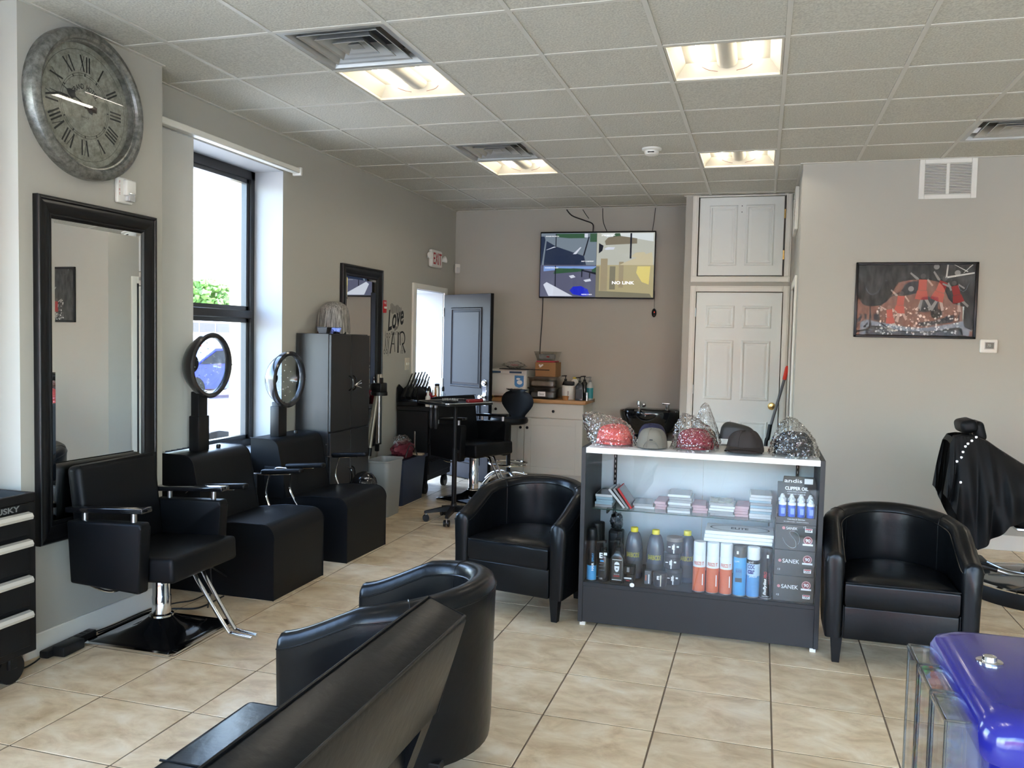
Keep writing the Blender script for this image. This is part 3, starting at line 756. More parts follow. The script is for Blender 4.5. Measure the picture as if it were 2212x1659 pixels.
MB().box((.0, -.05, -.036), (.05, .012, .008), .002, 1).build('sensing_slot', INK, t)
t = thing('thermostat', 'white square wall thermostat right of the picture', 'thermostat'); t.matrix_basis = face_ny(Vector((1.684, YR, 1.588)))
MB().box((0, 0, .013), (.125, .108, .026), .012, 3).build('housing', WHITEP, t); MB().box((.004, .004, .0265), (.07, .058, .002), .0008, 1).build('bezel', mat('grey_bezel', S(190, 190, 185), .4), t)
MB().box((.004, .004, .0278), (.058, .046, .001)).build('display', mat('lcd_screen', S(70, 86, 78), .25), t); text('70', t, mat('lcd_digit', S(150, 175, 165), .4), T((.0, .006, .0284)), w=.024, h=.02)
t = thing('wall_vent', 'white louvred air grille high on the wall above picture', 'vent'); t.matrix_basis = face_ny(Vector((1.342, YR, 2.885)))
b = MB()
for (a, c) in (((-.205, -.155, 0), (-.165, .155, .012)), ((.165, -.155, 0), (.205, .155, .012)), ((-.165, .12, 0), (.165, .155, .012)), ((-.165, -.155, 0), (.165, -.12, .012)), ((-.012, -.12, 0), (.012, .12, .011))): b.span(a, c, .003, 1)
b.build('grille_frame', WHITEP, t); MB().box((0, 0, .001), (.34, .25, .002)).build('duct_back', VDARK, t, None)
for k in range(20): MB().box((0, 0, 0), (.33, .010, .0015)).build('slat', WHITEP, t, None).matrix_basis = T((0, -.114+k*.012, .006)) @ RX(-.6)

# ---- television with the camera feeds
TV = thing('television', 'flat wall television showing four camera views', 'television'); TV.matrix_basis = face_ny(Vector((-1.797, YB-.012, 2.404))) @ RZ(-.004)
TW, TH = 1.296, .742
MB().box((0, 0, .045), (TW, TH, .035), .006, 2).build('casing', BLACKP, TV); MB().box((0, 0, .015), (.5, .4, .03)).build('wall_bracket', BLACKM, TV)
zs = .0632
def scr(name, col, polys, st, z=0):
    m = emis(name, col, st); b = MB()
    for p in polys: b.flat([(x*TW*.985, y*TH*.955, zs+z) for x, y in p])
    b.build('screen_image', m, TV, None)
def rect(a, b_, c, d): return [(a, b_), (c, b_), (c, d), (a, d)]
E_ = .62
scr('feed_road', S(112, 124, 136), [rect(-.5, 0, 0, .5)], E_)
scr('feed_tan', S(168, 158, 122), [rect(0, -.5, .5, 0)], E_)
scr('feed_pale', S(176, 178, 168), [rect(0, 0, .5, .5)], E_)
scr('feed_asphalt', S(88, 90, 112), [rect(-.5, -.5, 0, 0)], E_)
scr('feed_dark', S(38, 48, 70), [[(-.47, .05), (-.45, .38), (-.36, .29), (-.11, .14), (-.09, .0), (-.47, .0)], [(-.49, 0), (-.46, .4), (-.47, .45), (-.5, .45), (-.5, 0)]], E_, .0003)
scr('feed_trees', S(52, 84, 62), [[(-.36, .49), (-.1, .49), (-.1, .42), (-.25, .42), (-.36, .44)], rect(-.06, .36, 0, .49), [(-.38, -.14), (-.12, -.1), (-.1, -.06), (-.36, -.05)], [(-.03, -.13), (0, -.13), (0, -.03), (-.04, -.08)], [(.14, .44), (.21, .44), (.2, .49), (.16, .49)]], E_, .0003)
scr('feed_sky', S(120, 150, 205), [[(-.47, -.02), (0, -.02), (0, -.06), (-.1, -.06), (-.2, -.05), (-.47, -.1)]], E_, .0002)
scr('feed_sky_pale', S(205, 212, 214), [[(.03, .49), (.49, .49), (.49, .36), (.3, .42), (.1, .42)]], E_, .0002)
scr('feed_walk', S(200, 205, 218), [[(-.47, -.31), (-.44, -.27), (-.2, -.49), (-.42, -.49)], [(-.45, .24), (-.38, .29), (-.36, .285), (-.45, .235)], [(-.21, .17), (-.145, .28), (-.135, .275), (-.18, .17)], [(-.24, -.17), (-.2, -.155), (-.18, -.19), (-.22, -.21)], [(-.11, -.235), (-.05, -.215), (-.04, -.25), (-.09, -.265)], [(.065, .25), (.1, .28), (.16, .275), (.15, .24), (.08, .235)], rect(-.11, .43, -.08, .49)], E_, .0005)
scr('feed_pole', S(24, 28, 40), [rect(-.368, .27, -.36, .49), [(-.365, -.34), (-.357, -.34), (-.36, -.01), (-.368, -.01)], [(-.12, .14), (-.105, .15), (-.065, .44), (-.075, .44)], [(-.13, -.07), (0, -.12), (0, -.15), (-.13, -.09)], rect(-.13, -.19, -.12, -.08), rect(-.06, -.2, -.05, -.11), [(.02, .18), (.05, .22), (.06, .3), (.02, .34)], rect(.29, .1, .305, .49), [(-.43, -.36), (-.4, -.42), (-.39, -.4), (-.41, -.34)]], E_, .0004)
scr('feed_blue_car', S(30, 44, 190), [[(-.23, -.4), (-.2, -.34), (-.13, -.33), (-.07, -.38), (-.05, -.47), (-.1, -.49), (-.2, -.46)]], E_, .0006)
scr('feed_building', S(120, 112, 96), [[(.07, .37), (.1, .43), (.2, .45), (.35, .41), (.35, .33), (.08, .31)]], E_, .0003)
scr('feed_car_pale', S(190, 180, 150), [[(.3, .13), (.34, .19), (.41, .2), (.43, .17), (.36, .11)], [(.2, .0), (.26, .05), (.48, .2), (.49, .1), (.49, 0)]], E_, .0004)
scr('feed_glow', S(212, 196, 118), [[(.36, -.02), (.47, -.02), (.46, -.3), (.4, -.26), (.35, -.12)]], E_, .0003)
scr('feed_streak', S(150, 138, 112), [rect(.04, -.4, .1, .1), rect(.2, -.35, .24, .05)], E_, .0003)
scr('feed_dim', S(120, 116, 98), [[(.0, -.5), (.49, -.5), (.47, -.44), (.25, -.42), (.0, -.4)], rect(0, -.4, .03, -.02), rect(.12, -.38, .17, -.02)], E_, .0002)
WT = emis('screen_text', (1, 1, 1), 1.0)
text('NO LINK', TV, WT, T((.236*TW, -.262*TH, zs+.001)), w=.245, h=.034, bold=.02)
text('SHOP 113 HUB FRONT', TV, WT, T((-.075*TW, .055*TH, zs+.001)), w=.14, h=.012)
text('PARKING LT BACK', TV, WT, T((-.075*TW, -.44*TH, zs+.001)), w=.12, h=.012)
for x, y, s in ((-.40, .45, '07-03-2023 MON 09:46:20'), (-.40, -.045, '07-03-2023 MON 09:46:20'), (.1, .455, '07-03-2023 MON')): text(s, TV, WT, T((x*TW*.98, y*TH*.96, zs+.001)), w=.15, h=.010)
MB().box((0, 0, zs-.0002), (.004, TH*.94, .0008)).build('screen_divider', emis('screen_divider', (.3, .3, .3), .2), TV, None)
MB().box((0, -TH/2-.004, .05), (.03, .008, .012), .002, 1).build('badge', STEEL, TV)
MB().box((0, 0, zs+.0028), (TW-.014, TH-.03, .001)).build('screen_glass', glassmat('screen_glass', (1, 1, 1), 1.4, .8), TV, None)
CABLE = mat('black_cable', (.01, .01, .01), .5)
def cable(label, pts, r=.004, name='cable', m=None, cat='cable'):
    o = MB().tube(smoothpath(pts, 8), r, 7).build(name, m or CABLE); return tag(o, label, cat)
yw = YB-.012
q = lambda x, y, d=0: at_y(x, y, yw-d)
cable('thick black cable looping from ceiling into television top', [q(1224, 453), q(1236, 466), q(1262, 476), q(1280, 484), q(1281, 500)], .007)
cable('thin black wire joining the thick cable above television', [q(1259, 453), q(1266, 464), q(1272, 472)], .004)
cable('black wire dropping from ceiling behind television centre', [q(1302, 450), q(1303, 478), q(1311, 500)], .004)
cable('thin black wire above the right corner of television', [q(1416, 449), q(1413, 475), q(1409, 500)], .003)
cable('black power cable hanging below the television left corner', [q(1173, 640), q(1171, 690), q(1168, 730), q(1166, 765)], .006)
t = thing('computer_mouse', 'black computer mouse dangling by its wire under television', 'mouse')
t.location = at_y(1413, 676, YB-.02)
MB().ball((0, 0, 0), (.026, .018, .048), 16, 12).build('body', BLACKP, t); MB().ball((.005, -.017, .008), .004, 8, 6).build('indicator_light', emis('red_led', (1, .05, .02), 2), t)
MB().ball((.004, -.016, -.03), .004, 8, 6).build('badge', STEEL, t)
MB().tube([(0, 0, .047), (0, .004, .15), (.002, .006, .24)], .002, 6).build('wire', CABLE, t)
t.location.y = YB-.03

# ---- framed picture: dark arena scene with red shirts and a pale crowd
PC = thing('framed_picture', 'black framed glossy sports poster on the right wall', 'picture'); PC.matrix_basis = face_ny(Vector((1.147, YR, 1.939)))
PW, PH = .886, .598
for (w, h, x, y) in ((PW, .02, 0, PH/2-.01), (PW, .02, 0, -PH/2+.01), (.02, PH, PW/2-.01, 0), (.02, PH, -PW/2+.01, 0)): MB().box((x, y, .012), (w, h, .024), .004, 2).build('frame_board', FRAMEB, PC)
def poster_mat():
    m, nt, b = nodes('dark_poster_print'); L = nt.links.new
    tc = nt.nodes.new('ShaderNodeTexCoord'); n = nt.nodes.new('ShaderNodeTexNoise'); n.inputs['Scale'].default_value = 26; n.inputs['Detail'].default_value = 5
    mp = nt.nodes.new('ShaderNodeMapping'); mp.inputs['Scale'].default_value = (1, .35, 1)
    r = nt.nodes.new('ShaderNodeValToRGB'); e = r.color_ramp.elements; e[0].position = .35; e[0].color = (.012, .012, .011, 1); e[1].position = .75; e[1].color = (.075, .072, .066, 1)
    L(tc.outputs['Object'], mp.inputs[0]); L(mp.outputs[0], n.inputs[0]); L(n.outputs[0], r.inputs[0]); L(r.outputs[0], b.inputs['Base Color']); b.inputs['Roughness'].default_value = .6
    return m
MB().box((0, 0, .004), (PW-.03, PH-.03, .004)).build('poster', poster_mat(), PC, None)
RS = mat('poster_red', S(150, 34, 34), .6); GS = mat('poster_grey', S(150, 148, 142), .6); GD = mat('poster_dark_grey', S(80, 78, 74), .6); WS = mat('poster_white', S(205, 203, 196), .6)
pz = [.0068]
def pshape(m, pts, nm='poster_figure'):
    pz[0] += .00002
    MB().flat([(x*PW, y*PH, pz[0]) for x, y in pts]).build(nm, m, PC, None)
def pblob(m, cx, cy, rx, ry, n=12, nm='poster_figure'): pshape(m, [(cx+rx*math.cos(2*PI*k/n), cy+ry*math.sin(2*PI*k/n)) for k in range(n)], nm)
random.seed(11)
b1, b2, b3 = MB(), MB(), MB()
for k in range(260):
    x = random.uniform(-.32, .36); y = -.45+.36*random.random()**1.3; s = random.uniform(.006, .014)
    bb = (b1, b2, b3)[k % 3]
    bb.flat([(x*PW+s*PW*math.cos(a)*random.uniform(.6, 1.2), y*PH+s*PH*1.6*math.sin(a)*random.uniform(.6, 1.2), .0066+.000001*k) for a in [2*PI*i/6 for i in range(6)]])
tag(b1.build('crowd_print', GS, PC, None), kind='stuff'); tag(b2.build('crowd_print', GD, PC, None), kind='stuff'); tag(b3.build('crowd_print', WS, PC, None), kind='stuff')
def player(x, y, s, lean):
    c, n_ = math.cos(lean), math.sin(lean)
    def R_(pts): return [(x+s*(px*c-py*n_)*.62, y+s*(px*n_+py*c)) for px, py in pts]
    pshape(GS, R_([(-.1, -.62), (-.02, -.3), (.06, -.3), (.02, -.66)])); pshape(GS, R_([(.1, -.3), (.2, -.28), (.34, -.5), (.28, -.56)]))
    pshape(RS, R_([(-.13, .32), (.13, .32), (.14, -.02), (-.13, -.02)])); pshape(RS, R_([(-.15, -.03), (.16, -.03), (.22, -.3), (.02, -.32), (-.2, -.3)]))
    pshape(GS, R_([(-.13, .3), (-.2, .3), (-.42, .48), (-.4, .53), (-.13, .35)])); pshape(GS, R_([(.13, .3), (.3, .12), (.34, .16), (.15, .36)]))
    q_ = R_([(0, .42)])[0]; pblob(GD, q_[0], q_[1], s*.055, s*.085)
player(.055, .14, .42, -.05); player(.20, .12, .42, -.35); player(.335, .08, .36, .25); player(-.12, -.06, .36, -.1); player(-.2, -.22, .3, .1)
for x, y in ((-.035, .15), (.165, .44), (.335, .36)): pblob(GS, x, y, .024, .036, nm='poster_ball')
for pts in ([(.24, .29), (.25, .47), (.262, .47), (.254, .31)], [(.254, .29), (.47, .35), (.47, .37), (.254, .315)], [(.3, .47), (.306, .47), (.42, .38), (.412, .37)], [(.38, .36), (.386, .36), (.46, .47), (.45, .47)]): pshape(WS, pts, 'poster_board')
# bowed glossy cover sheet
def sheet(u, v):
    x, y = (u-.5), (v-.5)
    e = min(1, (.5-abs(x))/.16)*min(1, (.5-abs(y))/.22); e = 1-(1-e)**2
    return Vector((x*(PW-.035), y*(PH-.035), .0095+.010*e+.004*math.sin(7*u+1)*math.sin(5*v)*e))
MB().grid(sheet, 40, 28).build('cover_sheet', glassmat('glossy_cover_sheet', (.97, .97, .97), 1.5, .8), PC)
# ================================================================ salon furniture
def rbox_part(name, c, d, r, par, m, seg=3, mt=None):
    return MB().box(c, d, r, seg, mt).build(name, m, par)
def salon_chair(label, loc, rot, lift=0.0):
    t = thing('salon_chair', label, 'chair', loc, rot, group='salon styling chairs'); z = lift
    # seat, slightly forward
    b = MB(); b.box((.0, 0, 0), (.50, .53, .125), .022, 3); b.build('seat', LEATHER, t).matrix_basis = T((.02, 0, .405+z)) @ RY(-.05)
    b = MB(); b.box((0, 0, 0), (.085, .56, .46), .028, 4); bk = b.build('backrest', LEATHER, t); bk.matrix_basis = T((-.265, 0, .665+z)) @ RY(-.13)
    MB().tube([(.044, -.275, .225), (.044, .275, .225)], .003, 6).build('piping', LEATHER, bk)
    for s in (-1, 1):
        b = MB(); b.rings([[Vector((x, y, zz)) for x, zz in ((-.25, .335+z), (.145, .315+z), (.155, .625+z), (.155, .655+z), (-.27, .64+z))] for y in (s*.275, s*.348)])
        es = b.bm.edges[:]; bmesh.ops.bevel(b.bm, geom=es, offset=.014, segments=3, profile=.5, affect='EDGES')
        b.build('arm_panel', LEATHER, t)
        for x in (-.19, .09): MB().cyl((x, s*.312, .632+z), (x, s*.312, .70+z), .0135, n=16).build('armrest_post', STEEL, t)
        b = MB(); b.box((0, 0, 0), (.44, .075, .026), .006, 2); b.build('armrest', BLACKG, t).matrix_basis = T((-.055, s*.312, .703+z)) @ RY(-.055)
    # hydraulic column and base
    MB().lathe([(.060, .09), (.060, .108), (.047, .114), (.047, .20+z*.6), (.0445, .205+z*.6), (.0445, .33+z)], 32).build('column', CHROME, t)
    MB().box((0, 0, .335+z), (.26, .26, .02), .004, 1).build('seat_plate', BLACKM, t)
    b = MB(); H = .26; n = 16
    def sq(k, zz, rd):
        out = []
        for j in range(4*n):
            a = 2*PI*(j+.5)/(4*n); cx, sx = math.cos(a), math.sin(a); mx = max(abs(cx), abs(sx))
            sqp = Vector((cx/mx, sx/mx, 0))*k; ci = Vector((cx, sx, 0))*k
            p = sqp.lerp(ci, rd); out.append(Vector((p.x, p.y, zz)))
        return out
    b.rings([sq(H, .0, 0), sq(H, .012, 0), sq(H-.004, .016, 0), sq(.22, .022, .05), sq(.16, .034, .15), (sq(.10, .062, .5)), sq(.065, .095, 1), sq(.05, .105, 1)])
    b.build('base', mat('polished_black_base', (.02, .02, .021), .05, .75, coat=.5), t)
    b = MB(); b.rings([sq(H+.001, .001, 0), sq(H+.005, .003, 0), sq(H+.005, .014, 0), sq(H-.008, .019, 0)], False, False, False); b.build('base_edge', CHROME, t)
    # foot rest: two bent bars
    for s in (-1, 1):
        p = [(.10, s*.033+.03, .338+z), (.19, s*.033+.03, .335+z), (.235, s*.032+.02, .29+z), (.415, s*.026-.02, .09+z), (.455, s*.024-.027, .068+z), (.565, s*.022-.035, .06+z)]
        MB().tube(smoothpath(p, 5), .0105, 10).build('footrest_bar', CHROME, t)
    MB().tube(smoothpath([(-.02, -.04, .33+z), (-.06, -.16, .29+z), (-.10, -.26, .285+z), (-.2, -.3, .33+z)], 6), .006, 8).build('pump_lever', CHROME, t)
    MB().box((.09, -.10, .315+z), (.02, .02, .035), .003, 1).build('adjuster_clip', STEEL, t)
    return t
salon_chair('black salon chair with chrome footrest in front of the mirror', (-2.925, 3.60, 0), .02)
salon_chair('raised black salon chair behind the tray trolley', (-2.63, 7.66, 0), -.42, .10)

# ---- hooded dryer chairs
SMOKE = glassmat('smoked_hood_plastic', (.80, .83, .84), 1.5, 1.1)
SMOKED = glassmat('dark_smoked_hood_plastic', (.42, .44, .44), 1.5, 1.1)
def dryer_chair(label, loc, rot, hood_z, hm, hy_=0):
    t = thing('dryer_chair', label, 'chair', loc, rot, group='hooded dryer chairs')    # local +x = front, back against the wall
    W = .29
    def solid(name, prof, w, bev=.008):
        b = MB(); b.rings([[Vector((x, y, z)) for x, z in prof] for y in (-w, w)])
        return b.build(name, LEATHER, t)
    def arc(cx, cz, r, a0, a1, n=7): return [(cx+r*math.cos(a0+(a1-a0)*k/n), cz+r*math.sin(a0+(a1-a0)*k/n)) for k in range(n+1)]
    seat = solid('seat_block', [(.02, .0), (.775, .0)]+arc(.70, .365, .08, 0, PI/2)+[(.50, .443), (.30, .415), (.02, .41)], W)
    back = solid('back_block', [(.0, .40), (.30, .40)]+arc(.155, .745, .075, .28, PI/2)+[(.0, .823)], W-.001)
    def pipe(pts, par): MB().tube(pts, .0035, 6).build('piping', LEATHER, par)
    for s in (-1, 1):
        pipe([(x, s*W, z) for x, z in [(.777, .0), (.777, .34)]+arc(.70, .365, .08, 0, PI/2)+[(.50, .443), (.30, .415)]], seat)
        pipe([(x, s*W, z) for x, z in [(.30, .41)]+arc(.155, .745, .075, .28, PI/2)+[(.0, .823)]], back)
        # arm: chrome bar and pad
        a = MB(); a.tube(smoothpath([(.19, s*(W+.012), .60), (.24, s*(W+.02), .628), (.34, s*(W+.02), .63), (.52, s*(W+.02), .645)], 5), .011, 8, flat=.5)
        a.build('arm_bracket', CHROME, t)
        MB().tube(smoothpath([(.37, s*(W+.02), .635), (.35, s*(W+.022), .57), (.34, s*(W+.022), .49), (.37, s*(W+.018), .42), (.40, s*(W+.012), .37)], 5), .010, 8, flat=.5).build('arm_strut', CHROME, t)
        b = MB(); b.box((0, 0, 0), (.30, .055, .032), .013, 3); b.build('arm_pad', LEATHER, t).matrix_basis = T((.46, s*(W+.02), .658)) @ RY(-.08)
        MB().box((.20, s*(W+.004), .52), (.16, .012, .22), .004, 2).build('side_panel', LEATHER, t)
    # post
    MB().box((.095, hy_, .93), (.075, .105, .22), .006, 2).build('post_sleeve', BLACKP, t)
    MB().box((.095, hy_, (hood_z-.165+.80)/2), (.06, .088, hood_z-.165-.80), .006, 2).build('post', BLACKP, t)
    MB().lathe([(.014, 0), (.016, .012), (.012, .022), (0, .023)], 14, T((.12, .10, .822))).build('height_knob', BLACKP, t)
    # hood: ring facing +x, dome behind
    hd = thing('hood', None, None); hd.parent = t; hd.matrix_basis = T((.175, hy_, hood_z)) @ RY(PI/2+.04)
    R = .192
    MB().lathe([(R*math.cos(a), -R*.77*math.sin(a)) for a in [PI/2*k/12 for k in range(13)]], 40, caps=False).build('dome', hm, hd)
    MB().lathe([(R+.004, -.03), (R+.012, -.01), (R+.012, .012), (R+.002, .02), (R-.018, .016), (R-.022, .004), (R-.015, -.02)], 44, caps=False).build('rim', mat('dark_rim_plastic', (.02, .02, .022), .18, coat=.3), hd)
    MB().lathe([(.162, .004), (.150, -.05), (.12, -.085), (.075, -.108), (.0, -.115)], 36, caps=False).build('inner_bowl', glassmat('clear_inner_bowl', (.9, .92, .93), 1.4, .8), hd)
    b = MB()
    for k in range(34):
        a = k*2.399; h = .15*math.sqrt((k+.5)/34); z = -.113+.8*h*h/.3
        b.ball((h*math.cos(a), h*math.sin(a), z), .0035, 6, 4)
    b.build('air_holes', WHITEP, hd)
    MB().lathe([(.045, -.118), (.055, -.126), (.04, -.136), (0, -.138)], 24).build('motor_housing', BLACKP, hd)
    MB().cyl((0, R+.005, .0), (0, R+.035, 0), .004, n=8).build('vent_lever', CHROME, hd)
    return t
dryer_chair('black hooded dryer chair in front of the window', (-3.462, 4.55, 0), 0, 1.357, SMOKED, -.06)
dryer_chair('black hooded dryer chair next to the tall black cabinet', (-3.445, 5.465, 0), -.03, 1.235, SMOKE, -.09)

# ---- tub chairs
def tub_chair(label, loc, rot):
    t = thing('tub_chair', label, 'chair', loc, rot, group='black leather tub chairs')     # front = local -y, origin at centre
    HW, D = .345, .64; y0 = -D/2; TH = .088
    # plan path of the shell centre line: left arm front -> back -> right arm front
    rr = HW-TH/2; ys = D/2-TH/2-rr
    path = []
    steps = [0, .008, .024]+[.024+(ys-y0-.024)*k/7 for k in range(1, 8)]
    for d_ in steps: path.append((-rr, y0+d_, d_/(ys-y0)*.30))
    for k in range(1, 25):
        a = PI-PI*k/24; path.append((rr*math.cos(a), ys+rr*math.sin(a), .30+.40*k/24))
    for d_ in reversed(steps[:-1]): path.append((rr, y0+d_, 1-d_/(ys-y0)*.30))
    def top(s):
        q = 1-abs(s-.5)*2           # 0 at arm fronts, 1 at the back centre
        e = q*q*(3-2*q); return .555+.165*(e**.8)
    rings = []
    for i, (x, y, s) in enumerate(path):
        a = path[max(i-1, 0)]; c = path[min(i+1, len(path)-1)]
        tg = Vector((c[0]-a[0], c[1]-a[1], 0)).normalized(); nr = Vector((-tg.y, tg.x, 0))   # points outward (left of travel)
        zt = top(s); h = TH/2; sec = []
        endk = min(i, len(path)-1-i); sh = 1 if endk > 1 else (.70, .93)[endk]
        o = Vector((x, y, 0))
        for d, z in ((h*.84, .135), (h*.96, .20), (h*1.0, .35), (h*1.12, zt-.09), (h*1.16, zt-.045), (h*.95, zt-.015), (h*.4, zt), (-h*.3, zt), (-h*.85, zt-.016), (-h*1.02, zt-.05), (-h*1.0, zt-.11), (-h*.95, .33), (-h*.9, .135)):
            zz = z if z > .3 or endk > 1 else z
            sec.append(o+nr*(d*sh)+Vector((0, 0, zz if endk > 0 else zz-(.012 if z > .3 else 0))))
        rings.append(sec)
    b = MB(); b.rings(rings); sh = b.build('shell', GLOSSLEATHER, t, 50)
    def row(k, lift): return [r[k]+Vector((0, 0, lift)) for r in rings[1:-1]]
    MB().tube(row(9, .004), .0035, 6).build('seam', GLOSSLEATHER, sh); MB().tube(row(4, .0), .0032, 6).build('seam', GLOSSLEATHER, sh)
    for k in (13, len(path)-14): MB().tube([rings[k][j] for j in range(5, 12)], .0028, 5).build('seam', GLOSSLEATHER, sh)
    # seat cushion with domed top
    wi = rr-TH/2-.004
    def cush(z0, z1, name, yf, dome):
        outline = [(-wi, yf)]+[(-wi, yf+(ys-yf)*k/6) for k in range(1, 7)]+[(wi*math.cos(PI-PI*k/16), ys+wi*math.sin(PI-PI*k/16)) for k in range(1, 17)]+[(wi, ys-(ys-yf)*k/6) for k in range(1, 7)]
        n = len(outline); cx, cy_ = 0, (yf+ys+wi*.5)/2
        def rg(f, z): return [Vector((cx+(x-cx)*f, cy_+(y-cy_)*f, z)) for x, y in outline]
        bb = MB(); bb.rings([rg(.97, z0), rg(1, z0+.018), rg(1, z1-.022), rg(.985, z1-.006), rg(.95, z1+.002), rg(.6, z1+dome*.8), rg(.2, z1+dome), rg(.02, z1+dome)])
        return bb.build(name, GLOSSLEATHER, t, 60)
    c = cush(.295, .42, 'seat_cushion', y0-.002, .022)
    MB().tube([(-wi, y0-.004, .415), (0, y0-.006, .417), (wi, y0-.004, .415)], .004, 6).build('piping', GLOSSLEATHER, c)
    MB().box((0, y0+.035, .215), (2*wi+.01, .06, .165), .01, 3).build('front_panel', GLOSSLEATHER, t)
    for s in (-1, 1): MB().tube([(s*(wi+.004), y0+.004, .14), (s*(wi+.004), y0+.004, .30)], .003, 6).build('seam', GLOSSLEATHER, t)
    MB().box((0, .0, .145), (2*wi, D*.75, .03), .004, 1).build('bottom_board', BLACKM, t)
    for sx in (-1, 1):
        for yy in (y0+.055, D/2-.12):
            bb = MB(); bb.rings([[Vector((sx*(rr-.02-(0 if yy < 0 else .06))+dx*k, yy+dy*k, z)) for dx, dy in ((-1, -1), (1, -1), (1, 1), (-1, 1))] for k, z in ((.017, 0), (.027, .145))])
            bb.build('leg', BLACKM, t, None)
    return t
tub_chair('black leather tub chair on the left of the display case', (-1.275, 4.80, 0), -.185)
tub_chair('black leather tub chair on the right of the display case', (.685, 4.665, 0), 0)
tub_chair('black leather tub chair in the middle foreground beside the settee', (-1.205, 2.775, 0), -PI/2)

# ---- settee in the foreground, seen from behind
st = thing('settee', 'black leather settee with leaning open back in the foreground', 'settee', (-1.10, 1.62, 0))
L0, L1 = -.80, .69           # along y
MB().box((-.13, (L0+L1-.06)/2, .355), (.55, L1-L0-.06, .13), .03, 4).build('seat_cushion', GLOSSLEATHER, st)
for k in (-.25, .22): MB().tube([(-.40, k, .418), (-.13, k+.0, .424), (.12, k, .418)], .004, 6).build('seam', GLOSSLEATHER, st)
MB().box((-.10, (L0+L1)/2, .255), (.50, L1-L0-.12, .08), .01, 2).build('seat_frame', BLACKM, st)
# back: slab leaning outward at the top, with a gap above the seat
prof = [(.10, .405), (.163, .755), (.168, .782), (.182, .784), (.288, .742), (.292, .728), (.205, .44), (.19, .42)]
sec = [[Vector((x, y, z)) for x, z in prof] for y in (L0, L0+.004, L1-.004, L1)]
b = MB(); b.rings(sec); b.build('back_cushion', GLOSSLEATHER, st)
for (x, z) in ((.288, .742), (.170, .786)): MB().tube([(x, L0, z), (x, L1, z)], .0045, 6).build('piping', GLOSSLEATHER, st)
MB().tube([(.170, L1, .786), (.288, L1, .742), (.205, L1, .44)], .0045, 6).build('piping', GLOSSLEATHER, st)
for yy in (L0+.05, L1-.05):
    MB().rings([[Vector((x, yy+dy, z)) for dy in (-.045, .045)]+[Vector((x+.075, yy+dy, z)) for dy in (.045, -.045)] for x, z in ((.125, .44), (.06, .26))]).build('back_strut', GLOSSLEATHER, st)
for yy in (L0+.1, L1-.12):
    for x in (-.33, .08): MB().cyl((x, yy, 0), (x, yy, .22), .017, .022, 12).build('leg', CHROME, st)
for k in ((-.30, .19, .12), (-.05, -.2, .10)): MB().ball((-.13+k[0]*.3, k[1], .421), (.012, .012, .003), 10, 5).build('button', GLOSSLEATHER, st)

# ---- tool chest on castors at the left edge
tc = thing('tool_chest', 'black rolling tool chest with silver drawer pulls at left edge', 'tool chest', (-3.255, 2.56, 0))
hx, hy = .20, .385
b = MB(); b.span((-hx, -hy, .13), (hx, hy, .80), .004, 1); b.build('cabinet', BLACKM, tc)
b = MB()
for a, c in (((-hx, -hy, .80), (-hx+.02, hy, .84)), ((hx-.02, -hy, .80), (hx, hy, .84)), ((-hx+.02, -hy, .80), (hx-.02, -hy+.02, .84)), ((-hx+.02, hy-.02, .80), (hx-.02, hy, .84))): b.span(a, c, .003, 1)
b.build('top_tray_rim', BLACKM, tc); MB().span((-hx+.02, -hy+.02, .80), (hx-.02, hy-.02, .806)).build('tray_liner', mat('grey_rubber_liner', S(90, 92, 92), .7), tc)
for z0, z1 in ((.66, .765), (.50, .645), (.345, .485), (.165, .33)):
    dr = MB().span((hx, -hy+.035, z0), (hx+.012, hy-.045, z1), .003, 1).build('drawer', BLACKM, tc)
    h = MB(); h.rings([[Vector((hx+.012+x, y, z1-.002+z)) for x, z in ((0, 0), (.022, -.004), (.03, -.018), (.026, -.03), (0, -.028))] for y in (-hy+.035, hy-.05)]); h.build('drawer_pull', SILVERP, dr)
text('HUSKY', tc, mat('silver_print', S(120, 120, 118), .4), face_px(Vector((hx+.0005, hy-.16, .782))), w=.15, h=.026, bold=.03)
for sx in (-1, 1):
    for sy_ in (-1, 1):
        w = MB().cyl((sx*.13-.02, sy_*.30, .065), (sx*.13+.02, sy_*.30, .065), .065, n=28).build('castor_wheel', BLACKP, tc)
        MB().box((sx*.13, sy_*.30, .10), (.065, .05, .07), .006, 1).build('castor_fork', BLACKM, tc)
tc.location.z = .0
# ---- power strip and leads by the pier
ps = thing('power_strip', 'black power strip with plugged adapter on the floor by baseboard', 'power strip', (-3.215, 3.29, 0), .06)
MB().box((0, 0, .02), (.05, .33, .036), .008, 2).build('strip_body', BLACKP, ps); MB().box((.05, -.06, .028), (.07, .14, .05), .008, 2).build('adapter', BLACKP, ps)
for k in range(4): MB().box((0, .02+k*.035, .0385), (.026, .02, .002)).build('socket', INK, ps)
cable('black lead running from the power strip to the dryer chairs', [(-3.208, 3.475, .012), (-3.210, 3.6, .006), (-3.210, 3.82, .006), (-3.13, 3.93, .006), (-3.0, 4.0, .006), (-3.0, 4.23, .006)], .005)
cable('second black lead beside the power strip lead', [(-3.236, 3.475, .012), (-3.236, 3.6, .005), (-3.236, 3.86, .005), (-3.18, 4.02, .005), (-3.12, 4.1, .005), (-3.12, 4.23, .005)], .004)
cable('black lead curling past the salon chair column', [(-2.94, 4.0, .015), (-2.88, 3.93, .09), (-2.86, 3.92, .17), (-2.9, 3.97, .25), (-2.96, 4.1, .20), (-2.99, 4.245, .12)], .005)
